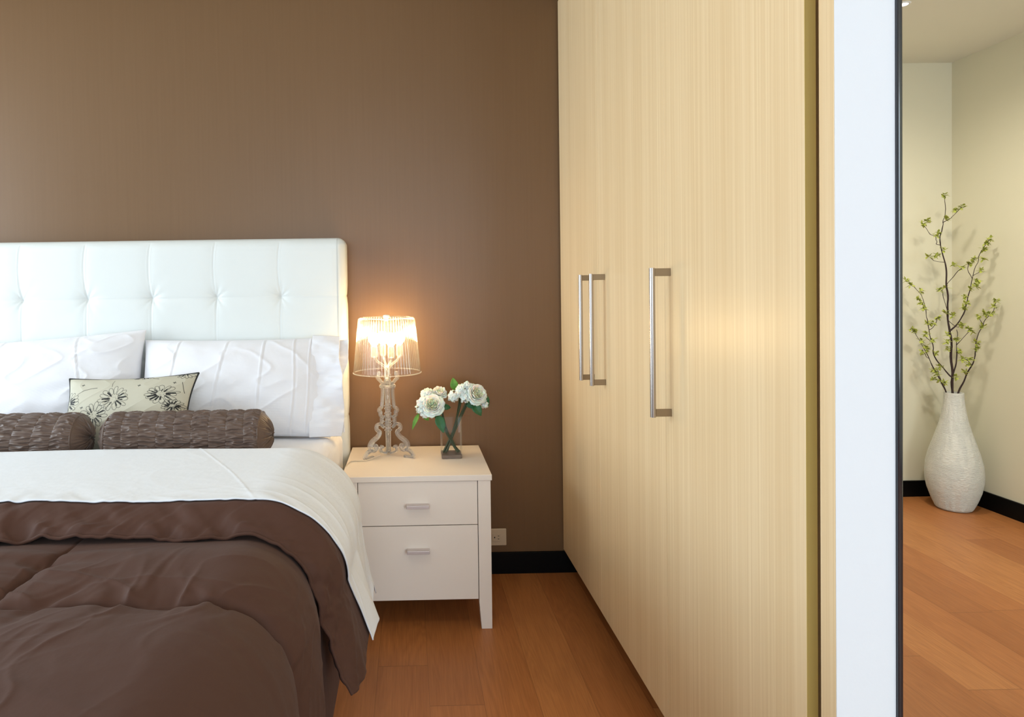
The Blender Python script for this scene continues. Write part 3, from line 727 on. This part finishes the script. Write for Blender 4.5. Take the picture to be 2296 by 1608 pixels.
# scroll leg outline, (radius, height) centreline; strips are cut from flat clear panels
def strip(pts, hw, th=.011):
    pts = np.asarray(pts, float); hw = [w_*1.15 for w_ in hw]
    # smooth the polyline
    for _ in range(3):
        q = [pts[0]]
        for a, b_ in zip(pts[:-1], pts[1:]): q += [.75*a+.25*b_, .25*a+.75*b_]
        q.append(pts[-1]); pts = np.array(q)
    n = len(pts); w = np.interp(np.linspace(0, 1, n), np.linspace(0, 1, len(hw)), hw)
    T = np.gradient(pts, axis=0); T /= np.linalg.norm(T, axis=1)[:, None]; Nn = np.stack([-T[:, 1], T[:, 0]], 1)
    A = pts+Nn*w[:, None]; Bq = pts-Nn*w[:, None]
    ring = np.stack([np.stack([A[:, 0], np.full(n, -th/2), A[:, 1]], 1), np.stack([A[:, 0], np.full(n, th/2), A[:, 1]], 1),
                     np.stack([Bq[:, 0], np.full(n, th/2), Bq[:, 1]], 1), np.stack([Bq[:, 0], np.full(n, -th/2), Bq[:, 1]], 1)], 1)
    return ring
def add_strip(mb, ring, ang):
    c, s_ = cos(ang), sin(ang); R = ring.copy(); R[..., 0], R[..., 1] = ring[..., 0]*c-ring[..., 1]*s_, ring[..., 0]*s_+ring[..., 1]*c
    k = mb.n; n = len(R); mb.grid(R, closed_v=True); mb.f += [(k+3, k+2, k+1, k), (k+(n-1)*4, k+(n-1)*4+1, k+(n-1)*4+2, k+(n-1)*4+3)]; mb.mi += [0, 0]
up = [(.041, .322), (.041, .308), (.047, .302), (.043, .295), (.036, .290), (.030, .282), (.022, .276), (.020, .270)]
col_ = [(.021, .282), (.021, .272), (.028, .266), (.028, .261), (.022, .257), (.028, .190), (.031, .186), (.042, .180), (.041, .173), (.035, .168), (.037, .160), (.034, .154), (.027, .150), (.020, .146)]
mid = [(.022, .150), (.030, .145), (.031, .139), (.027, .133), (.033, .128), (.033, .121), (.028, .115), (.020, .108)]
scroll = [(.026, .118), (.040, .125), (.053, .122), (.057, .111), (.052, .101), (.041, .096), (.042, .086), (.054, .074), (.072, .066), (.084, .056), (.088, .044), (.083, .033), (.072, .027), (.060, .030), (.055, .039), (.060, .048), (.068, .047), (.070, .040)]
foot = [(.077, .030), (.086, .029), (.097, .027), (.108, .018), (.113, .008), (.108, .003), (.094, .003), (.072, .005)]
inner = [(.010, .010), (.028, .014), (.040, .024), (.037, .037), (.029, .038), (.027, .031)]
for ang in (radians(-140), radians(-32), radians(94)):
    mb = MB()
    add_strip(mb, strip(up, [.0042, .005, .0045, .004]), ang); add_strip(mb, strip(col_, [.004, .0045, .0035, .0055, .0045, .004]), ang)
    add_strip(mb, strip(mid, [.004, .0045, .004]), ang); add_strip(mb, strip(scroll, [.003, .005, .006, .0072, .006, .0045, .003]), ang)
    add_strip(mb, strip(foot, [.004, .005, .005, .0035]), ang); add_strip(mb, strip(inner, [.0035, .004, .003]), ang)
    g = lp('leg', mb, MAT['acrylic'], bevel=.0014, bseg=2); fix_normals(g)
    bd = MB()
    for pth in (up, col_, mid, scroll, foot, inner):
        rg = strip(pth, [.0001], .0001)[:, 0, :]; p3 = np.stack([rg[:, 0]*cos(ang), rg[:, 0]*sin(ang), rg[:, 2]], 1)
        bd.tube(p3[::2], .0022, 6)
    q = bd.build('bead', MAT['acrylic'], smooth=True); q.parent = g
st_prof = [(.0, .012), (.010, .012), (.0105, .09)]
for zz in (.095, .118, .128, .150, .160, .178, .188, .285, .296, .306): st_prof += [(.0105, zz-.004), (.0145, zz-.001), (.0145, zz+.001), (.0105, zz+.004)]
st_prof = sorted(st_prof[3:], key=lambda a: a[1]); st_prof = [(.0, .012), (.010, .012)]+st_prof+[(.0105, .33), (.0, .33)]
lp('stem', MB().lathe(st_prof, 24), MAT['acrylic'], smooth=True)
lp('collar', MB().lathe([(.0225, .259), (.030, .2595), (.0315, .264), (.030, .2685), (.0225, .269), (.0225, .259)], 40), MAT['acrylic'], smooth=True)
# shade: fluted clear drum
nf = 64
def fl_(r, zz, a): return r*(1+.013*np.cos(a*nf))
zb, zt = .3165, .5265
prof = [(.1285, zb), (.1265, zb+.006)]+[(.1265-.0185*q, zb+.006+(zt-zb-.020)*q) for q in np.linspace(.03, 1, 14)]+[(.1070, zt-.007), (.1035, zt-.002), (.098, zt), (.090, zt+.001)]
shd = MB().lathe(prof, nf*10, rf=fl_)
sh = lp('shade', shd, MAT['shade'], smooth=True)
q = MB().tube(np.stack([.1290*np.cos(np.linspace(0, 2*pi, 121)), .1290*np.sin(np.linspace(0, 2*pi, 121)), np.full(121, zb)], 1), .0019, 8, caps=False).build('rim', MAT['acrylic'], smooth=True); q.parent = sh
sp_ = MB()
for k in range(3):
    a = 2*pi*k/3+.5; sp_.tube([(.0, 0, zt-.010), (.05*cos(a), .05*sin(a), zt-.008), (.101*cos(a), .101*sin(a), zt-.004)], .0022, 8)
sp_.lathe([(0, zt-.015), (.006, zt-.015), (.006, zt-.003), (.012, zt-.003), (.013, zt+.001), (.012, zt+.008), (.004, zt+.010), (0, zt+.010)], 24)
lp('finial', sp_, MAT['socket'], smooth=False, bevel=.0008)
# crown of clear brackets inside, holding the lamp holders
for k in range(4):
    a = radians(-90)+2*pi*k/4+.35; cx, cy = .050*cos(a), .050*sin(a)
    lp('socket', MB().lathe([(0, .376), (.010, .376), (.012, .381), (.012, .414), (.009, .420), (0, .420)], 24, (cx, cy, 0)), MAT['acrylic'], smooth=False, bevel=.0006)
    lp('arm', MB().tube([(0, 0, .33), (cx*.35, cy*.35, .345), (cx*.8, cy*.8, .36), (cx, cy, .378)], .0045, 10), MAT['acrylic'], smooth=True)
    lp('bulb', MB().lathe([(0, .420), (.009, .421), (.013, .426), (.021, .438), (.023, .448), (.020, .460), (.011, .468), (0, .470)], 24, (cx, cy, 0)), MAT['bulb'], smooth=True)
cab = [(-.03, -.05, .012), (-.07, -.085, .004), (-.10, -.095, .0025), (-.13, -.085, .0025), (-.140, -.11, .0025), (-.1475, -.15, .002), (-.1535, -.19, -.012), (-.1545, -.20, -.08), (-.1545, -.20, -.25)]
cab = np.array(cab)
for _ in range(3):
    q = [cab[0]]
    for a, b_ in zip(cab[:-1], cab[1:]): q += [.75*a+.25*b_, .25*a+.75*b_]
    q.append(cab[-1]); cab = np.array(q)
lp('power_cord', MB().tube(cab, .0021, 8), MAT['cord'], smooth=True)

# ------------------------------------------------------------------ glass vase
VX, VY = .149, 2.406
gv = empty('glass_vase', (VX, VY, TZ), label='square clear glass vase on the nightstand holding two small bouquets', cat='vase')
hw = .0385; tw = .0028
def rsq(h, r, z, n=6):
    pts = []
    for cx, cy, a0 in ((1, 1, 0), (-1, 1, 90), (-1, -1, 180), (1, -1, 270)):
        for k in range(n): a = radians(a0+90*k/(n-1)); pts.append(((h-r)*cx+r*cos(a), (h-r)*cy+r*sin(a), z))
    return pts
rings = [rsq(hw, .006, 0), rsq(hw, .006, .155), rsq(hw-.0005, .0055, .1565), rsq(hw-tw, .0045, .1565), rsq(hw-tw, .0045, .016)]
vb = MB().grid(np.array(rings), closed_v=True)
q = vb.build('vase_body', MAT['glass'], smooth=True); q.parent = gv; q.modifiers.new('e', 'EDGE_SPLIT').split_angle = radians(40)
bs = MB().grid(np.array([rsq(hw-.0015, .005, .0008), rsq(hw-.001, .005, .002), rsq(hw-.001, .005, .013), rsq(hw-.002, .005, .0145)]), closed_v=True)
k4 = len(rsq(1, .1, 0)); bs.f += [tuple(reversed(range(k4))), tuple(range(3*k4, 4*k4))]; bs.mi += [0, 0]
q = bs.build('base', MAT['glass_base'], smooth=False); q.parent = gv

# ------------------------------------------------------------------ bouquets
def frame_of(d):
    d = Vector(d).normalized(); a = Vector((0, 0, 1)) if abs(d.z) < .9 else Vector((1, 0, 0)); u = d.cross(a).normalized(); w = d.cross(u)
    return np.array(u), np.array(w), np.array(d)
def petal(mb, c, fr, phi, rad, wid, ht, curl, tilt, seed, n=9):
    """a cupped petal: starts at the axis, rises and bends outward"""
    u_, w_, d_ = fr; t = np.linspace(0, 1, n); a = np.linspace(-1, 1, n); Tt, Aa = np.meshgrid(t, a, indexing='ij')
    wprof = np.sin(pi*(.12+.76*Tt))**.7*(1-.25*Tt**6)
    th = phi+Aa*wid*wprof
    rr = rad*(Tt**.55)*(1+tilt*Tt**2)+.0018*vn(Aa*2.5+seed, Tt*2, seed)
    hh = ht*Tt-curl*ht*Tt**4*(1+.2*np.cos(Aa*4+seed))-.12*ht*Aa**2*Tt
    P = c+rr[..., None]*(np.cos(th)[..., None]*u_+np.sin(th)[..., None]*w_)+hh[..., None]*d_
    mb.grid(P)
def rose(parent, c, d, R, seed):
    rnd = random.Random(seed); fr = frame_of(d); c = np.array(c)-fr[2]*R*.35
    out = MB(); core = MB()
    for k, (n, rr, ht, wid, curl, tl) in enumerate([(5, 1.0, .60, .92, .45, .10), (5, .90, .86, .88, .22, .04), (5, .80, 1.0, .84, .08, -.02), (5, .68, 1.04, .84, .0, -.10)]):
        for i in range(n): petal(out, c, fr, 2*pi*i/n+k*.6+rnd.uniform(-.1, .1), R*rr, wid, R*ht*rnd.uniform(.95, 1.05), curl, tl, seed*7+k*13+i)
    for k, (n, rr, ht, wid) in enumerate([(5, .55, 1.0, .95), (4, .42, .96, 1.05), (4, .30, .92, 1.1), (3, .17, .86, 1.3)]):
        for i in range(n): petal(core, c, fr, 2*pi*i/n+k*.8, R*rr, wid, R*ht, -.02, -.15, seed*5+k*11+i, 7)
    h = out.build('rose_head', MAT['petal'], smooth=True, solid=.0006); h.parent = parent
    g = core.build('rose_centre', MAT['petal_core'], smooth=True, solid=.0005); g.parent = h
def floret_cluster(parent, c, R, n, seed, d=(0, -1, .3)):
    rnd = random.Random(seed); mb = MB()
    for k in range(n):
        v = Vector((rnd.gauss(0, 1), rnd.gauss(0, 1), rnd.gauss(0, 1))).normalized(); v = (v+Vector(d)*.7).normalized()
        p = np.array(c)+np.array(v)*R*rnd.uniform(.75, 1.0); fr = frame_of((v+Vector((rnd.uniform(-.3, .3), -.2, .1))).normalized()); ph = rnd.uniform(0, pi)
        for i in range(4):
            a = ph+i*pi/2; n_ = 5; t, b_ = np.meshgrid(np.linspace(0, 1, n_), np.linspace(-1, 1, n_), indexing='ij'); sz = .0115*rnd.uniform(.85, 1.2)
            L = sz*t; Wd = sz*.62*np.sin(pi*(.08+.84*t))**.6*b_
            up_ = sz*(.25*t**2-.18*b_**2*t+.1)
            P = p+(L*cos(a)-Wd*sin(a))[..., None]*fr[0]+(L*sin(a)+Wd*cos(a))[..., None]*fr[1]+up_[..., None]*fr[2]
            mb.grid(P)
    h = mb.build('small_blossoms', MAT['petal'], smooth=True, solid=.0004); h.parent = parent
def leaf(parent, a, b_, wid, mat, bend=.15, nrm=(0, -1, 0), name='leaf'):
    a = np.array(a, float); b_ = np.array(b_, float); d = b_-a; L = np.linalg.norm(d); d /= L; nn = np.array(nrm, float); w_ = np.cross(d, nn); w_ /= np.linalg.norm(w_); nn = np.cross(w_, d)
    t, q = np.meshgrid(np.linspace(0, 1, 15), np.linspace(-1, 1, 9), indexing='ij')
    W_ = wid*np.sin(pi*t**.8)**.85*(1-.15*t)
    off = L*bend*np.sin(pi*t)-np.abs(q)*W_*-.25+.0012*np.sin(t*26)*np.abs(q)
    P = a+(L*t)[..., None]*d+(W_*q)[..., None]*w_+off[..., None]*nn
    h = MB().grid(P).build(name, mat, smooth=True, solid=.0005); h.parent = parent
    return h
def local(c0, p): return tuple(np.array(p)-np.array(c0))
def bouquet(base, label):
    return empty('bouquet', base, label=label, cat='flowers', group='bouquets in the glass vase')
# left bouquet: stems lean to the left and cross the other bunch
B1 = (.150, 2.40, TZ+.018); bq = bouquet(B1, 'small bouquet of white roses leaning left towards the lamp in the glass vase')
def stems(parent, c0, lows, knot, heads, r=.0036):
    for i, lo in enumerate(lows):
        hd = heads[i % len(heads)]; pts = np.array([lo, np.array(knot)+np.array([.003*((i % 3)-1), .002*(i % 2), 0]), hd])
        t = np.linspace(0, 1, 14)[:, None]; c = (1-t)**2*pts[0]+2*t*(1-t)*(pts[1]*1.0+(pts[1]-(pts[0]+pts[2])/2)*.9)+t**2*pts[2]
        h = MB().tube(c-np.array(c0), r, 8).build('stem', MAT['stem'], smooth=True); h.parent = parent
zf = TZ+.0175
stems(bq, B1, [(.172, 2.394, zf), (.177, 2.402, zf), (.168, 2.410, zf), (.180, 2.41, zf)], (.138, 2.400, .610), [(.092, 2.39, .700), (.108, 2.415, .745), (.055, 2.40, .720), (.100, 2.40, .70)])
rose(bq, local(B1, (.080, 2.372, .727)), (-.12, -.9, .42), .042, 3)
rose(bq, local(B1, (.108, 2.415, .765)), (.1, -.55, .8), .029, 8)
rose(bq, local(B1, (.062, 2.41, .765)), (-.4, -.4, .8), .024, 12)
floret_cluster(bq, local(B1, (.045, 2.385, .735)), .020, 16, 2); floret_cluster(bq, local(B1, (.040, 2.39, .712)), .018, 14, 4)
floret_cluster(bq, local(B1, (.052, 2.385, .694)), .012, 7, 6); floret_cluster(bq, local(B1, (.058, 2.41, .762)), .020, 12, 8)
leaf(bq, local(B1, (.098, 2.365, .692)), local(B1, (.118, 2.340, .630)), .019, MAT['leaf'], .10, (0, -1, .3))
leaf(bq, local(B1, (.030, 2.395, .694)), local(B1, (.003, 2.385, .634)), .0085, MAT['leaf_light'], .12, (-.3, -1, .1))
leaf(bq, local(B1, (.045, 2.39, .69)), local(B1, (.066, 2.40, .665)), .009, MAT['leaf_light'], .1)
leaf(bq, local(B1, (.115, 2.40, .72)), local(B1, (.150, 2.41, .710)), .012, MAT['leaf'], .1)
# right bouquet
B2 = (.140, 2.41, TZ+.018); bq = bouquet(B2, 'small bouquet of white rose and blossoms leaning right in the glass vase')
stems(bq, B2, [(.118, 2.400, zf), (.126, 2.392, zf), (.134, 2.412, zf), (.122, 2.415, zf)], (.160, 2.405, .622), [(.212, 2.40, .74), (.185, 2.41, .75), (.225, 2.41, .75), (.190, 2.40, .745)])
rose(bq, local(B2, (.243, 2.385, .763)), (.28, -.85, .42), .040, 5)
floret_cluster(bq, local(B2, (.190, 2.395, .775)), .023, 22, 12, (0, -1, .6)); floret_cluster(bq, local(B2, (.205, 2.385, .752)), .016, 12, 13); floret_cluster(bq, local(B2, (.160, 2.395, .757)), .019, 15, 14)
floret_cluster(bq, local(B2, (.212, 2.395, .792)), .012, 8, 17); floret_cluster(bq, local(B2, (.275, 2.40, .722)), .010, 6, 16)
leaf(bq, local(B2, (.168, 2.42, .775)), local(B2, (.160, 2.425, .822)), .0165, MAT['leaf_light'], .1)
leaf(bq, local(B2, (.232, 2.395, .728)), local(B2, (.262, 2.385, .682)), .019, MAT['leaf'], .1, (0, -1, .4))
leaf(bq, local(B2, (.270, 2.40, .76)), local(B2, (.292, 2.405, .715)), .013, MAT['leaf'], .12, (.4, -1, .2))
leaf(bq, local(B2, (.205, 2.41, .735)), local(B2, (.240, 2.40, .705)), .013, MAT['leaf'], .08)
tw_ = MB().tube([(.0, 0, 0), (.006, .001, .002), (.02, .002, -.002), (.036, .0, -.003)], .0005, 5)
V = np.concatenate(tw_.v)+np.array(local(B2, (.183, 2.402, .683))); tw_.v = [V]
h = tw_.build('tie', prin('copper_tie', srgb(120, 62, 30), .4), smooth=True); h.parent = bq

# ------------------------------------------------------------------ floor vase and branches of the mirrored corner, built as real objects
FV = (2.765, 3.225)
fv = empty('floor_vase', (FV[0], FV[1], 0), label='tall white textured ceramic vase standing on the floor in the far corner', cat='vase')
prof = [(0, .0), (.060, .0), (.072, .003), (.079, .012), (.094, .05), (.110, .10), (.1185, .15), (.120, .185), (.116, .235), (.104, .29), (.088, .345), (.071, .40), (.058, .45), (.049, .50), (.043, .545), (.0405, .575), (.0405, .595), (.0365, .595), (.036, .56), (.040, .50), (.06, .42), (.06, .40), (0, .40)]
pp = np.array(prof); 
vz = []
for a, b_ in zip(pp[:-1], pp[1:]):
    for q in np.linspace(0, 1, 8, endpoint=False): vz.append(tuple(a+(b_-a)*q))
vz.append(tuple(pp[-1]))
def weave(r, z, a):
    rows_ = np.floor(z/.0036); on = vn(a*6.5, z*14, 5) > -.1
    return r+(.0011*np.sin(z/.0042*2*pi)*on+.0008*vn(a*30, z*120, 3))*(1 if r > .03 else 0)*np.ones_like(a)
# finer rows for the woven relief
zz = []; body = pp[1:17]
for a, b_ in zip(body[:-1], body[1:]):
    m_ = max(2, int(abs(b_[1]-a[1])/.0012)); zz += [tuple(a+(b_-a)*q) for q in np.linspace(0, 1, m_, endpoint=False)]
zz = np.array([tuple(pp[0])]+zz+[tuple(x) for x in pp[16:]])
sm = zz.copy()
for _ in range(30): sm[25:-8, 0] = .25*sm[24:-9, 0]+.5*sm[25:-8, 0]+.25*sm[26:-7, 0]
q = MB().lathe([tuple(v) for v in sm], 180, rf=weave).build('vase_body', MAT['vase'], smooth=True); q.parent = fv; fix_normals(q)

PATHS={
'C0':[(-0.008,0.547),(-0.008,0.601),(-0.01,0.681),(-0.013,0.796),(-0.018,0.897),(-0.023,0.917),(-0.03,0.998),(-0.035,1.079),(-0.037,1.166),(-0.038,1.239),(-0.054,1.287),(-0.069,1.34),(-0.072,1.38),(-0.064,1.434),(-0.054,1.46),(-0.047,1.5),(-0.052,1.567),(-0.05,1.587)],
'C1':[(-0.023,0.914),(0.011,0.937),(0.045,0.99),(0.058,1.044),(0.079,1.097),(0.089,1.164),(0.106,1.231),(0.126,1.271),(0.129,1.304),(0.153,1.337),(0.18,1.367)],
'C2':[(-0.054,1.46),(-0.023,1.477),(0.007,1.496),(0.038,1.533)],
'C3':[(-0.071,1.34),(-0.09,1.347),(-0.094,1.367),(-0.091,1.387),(-0.125,1.401),(-0.142,1.428),(-0.158,1.448)],
'C4':[(-0.044,1.256),(-0.098,1.264),(-0.125,1.284)],
'C5':[(-0.023,1.139),(0.0,1.192),(0.031,1.225)],
'C6':[(0.085,1.171),(0.068,1.218),(0.075,1.251)],
'C7':[(-0.04,1.018),(-0.057,1.092),(-0.064,1.119)],
'C8':[(0.102,1.18),(0.136,1.21)],
'C9':[(-0.01,0.681),(-0.03,0.689),(-0.064,0.736),(-0.098,0.784),(-0.115,0.851),(-0.128,0.912),(-0.142,0.966),(-0.142,1.013),(-0.159,1.067),(-0.169,1.101),(-0.199,1.128),(-0.233,1.169)],
'C10':[(-0.122,0.912),(-0.098,0.939),(-0.084,0.979)],
'C11':[(-0.003,0.681),(0.007,0.742),(0.016,0.802),(0.017,0.843),(0.017,0.917)],
'C12':[(0.021,0.836),(0.058,0.889),(0.085,0.916)],
'C13':[(-0.115,0.851),(-0.139,0.879),(-0.145,0.902)],
'C14':[(-0.02,0.964),(0.017,0.923),(0.038,0.94)],
'L0':[(-0.03,0.547),(-0.04,0.604),(-0.071,0.656),(-0.091,0.703),(-0.115,0.737),(-0.128,0.778),(-0.152,0.825),(-0.179,0.866),(-0.2,0.907),(-0.217,0.934)],
'L1':[(-0.128,0.771),(-0.152,0.798),(-0.166,0.819)],
'L2':[(-0.064,0.649),(-0.078,0.696),(-0.084,0.716)],
'R0':[(0.007,0.546),(0.021,0.6),(0.045,0.647),(0.072,0.707),(0.106,0.767),(0.109,0.814),(0.119,0.875),(0.143,0.935),(0.16,0.968),(0.194,1.001),(0.214,1.055)],
'R1':[(0.136,0.935),(0.136,0.955),(0.123,0.982)],
'R2':[(0.085,0.734),(0.072,0.761),(0.048,0.768)],
}
CLUST={
'C':[(-0.05,1.594),(0.041,1.536),(0.004,1.523),(-0.037,1.477),(-0.158,1.452),(-0.135,1.468),(-0.091,1.391),(-0.084,1.407),(-0.05,1.323),(-0.128,1.288),(-0.091,1.294),(-0.003,1.246),(0.038,1.232),(0.078,1.251),(0.099,1.271),(-0.074,1.119),(-0.044,1.132),(-0.047,1.005),(-0.01,0.991),(-0.03,0.897),(-0.037,0.857),(-0.03,0.82),(0.183,1.37),(0.163,1.35),(0.153,1.32),(0.15,1.274),(0.136,1.214),(0.119,1.167),(0.112,1.137),(0.085,1.124),(0.051,1.084),(0.062,1.05),(0.051,1.024),(-0.24,1.169),(-0.22,1.145),(-0.169,1.117),(-0.186,1.074),(-0.166,1.054),(-0.152,1.027),(-0.135,0.953),(-0.111,0.952),(-0.084,0.982),(-0.145,0.899),(-0.111,0.868),(-0.098,0.801),(0.038,0.943),(0.072,0.922),(0.092,0.909),(0.014,0.87),(0.024,0.809),(0.011,0.681)],
'L':[(-0.217,0.927),(-0.2,0.913),(-0.166,0.866),(-0.152,0.839),(-0.139,0.822),(-0.162,0.805),(-0.105,0.717),(-0.078,0.73),(-0.091,0.696),(-0.078,0.662),(-0.05,0.652),(-0.105,0.67)],
'R':[(0.214,1.061),(0.201,1.028),(0.191,0.995),(0.157,0.998),(0.123,0.982),(0.147,0.928),(0.116,0.848),(0.113,0.821),(0.079,0.768),(0.045,0.768),(0.072,0.741),(0.058,0.701)],
}

def smooth_path(p, it=2):
    p = np.array(p, float)
    for _ in range(it):
        q = [p[0]]
        for a, b_ in zip(p[:-1], p[1:]): q += [.75*a+.25*b_, .25*a+.75*b_]
        q.append(p[-1]); p = np.array(q)
    return p
def depth(x, z, seed): return .035*(z-.58)*vn(np.array(z*3.), np.array(x*6.+seed), seed)*2
def branch(keys, clus, seed, label, r0):
    t = empty('blossom_branch', (FV[0], FV[1], .42), label=label, cat='branch', group='budding branches in the floor vase')
    rnd = random.Random(seed); allp = []
    def pt(x, z):
        yy = FV[1]-.42*x*sst(.58, .75, z)+float(depth(x, z, 3))*.5; k = yy/3.2
        return ((2.745+x)*k-FV[0], yy-FV[1], CAM_H+(z-CAM_H)*k-.42)
    def to3(L): return [pt(x, z) for x, z in L]
    for i, k in enumerate(keys):
        L = PATHS[k]
        if i == 0: L = [(L[0][0]*.6-.004, .425)]+L
        L3 = to3(L)
        if i and allp:
            A_ = np.concatenate(allp); j_ = np.argmin(((A_-np.array(L3[0]))**2).sum(1)); L3[0] = tuple(A_[j_])
        pts = smooth_path(L3); n = len(pts)
        q = np.linspace(0, 1, n)[:, None]
        pts = pts+(.0040)*np.minimum(1, q*6)*np.stack([vn(q[:, 0]*n*.35, q[:, 0]*0, seed+i), vn(q[:, 0]*n*.35, q[:, 0]*0, seed+i+5), 0*q[:, 0]], 1)
        allp.append(pts); rr = np.clip(r0[k]*(1-.9*q[:, 0]**.6), .0013, 1)*(1+.18*vn(q[:, 0]*n*.5, q[:, 0]*0, seed+i+9))
        o = MB().tube(pts, rr, 7).build('twig' if i else 'main_stem', MAT['bark'], smooth=True); o.parent = t
    lf = MB()
    for (x, z) in clus:
        c = np.array(pt(x, z))
        for _ in range(rnd.randint(14, 19)):
            d = Vector((rnd.uniform(-1, 1), rnd.uniform(-1, .6), rnd.uniform(-.5, .85))).normalized(); L = rnd.uniform(.015, .025)
            fr = frame_of(d); st_ = c+np.array([rnd.uniform(-.006, .006), rnd.uniform(-.006, .006), rnd.uniform(-.006, .006)])
            T_, Q_ = np.meshgrid(np.linspace(0, 1, 5), np.linspace(-1, 1, 3), indexing='ij'); wv = L*.27*np.sin(pi*T_**.8)
            P = st_+(L*T_)[..., None]*fr[2]+(wv*Q_)[..., None]*fr[0]+(.25*L*T_**2+.3*np.abs(wv*Q_))[..., None]*fr[1]
            lf.grid(P)
    o = lf.build('leaves', MAT['sprig'], smooth=True); o.parent = t
r0 = {k: .0028 for k in PATHS}; r0 = {k: .0022 for k in PATHS}; r0.update(C0=.0085, C1=.0042, C9=.0045, C11=.0055, C12=.0025, L0=.0055, R0=.006)
branch([k for k in PATHS if k[0] == 'C'], CLUST['C'], 3, 'tallest budding branch, rising from the middle of the floor vase', r0)
branch(['L0', 'L1', 'L2'], CLUST['L'], 7, 'short budding branch leaning left out of the floor vase', r0)
branch(['R0', 'R1', 'R2'], CLUST['R'], 11, 'budding branch leaning right out of the floor vase', r0)
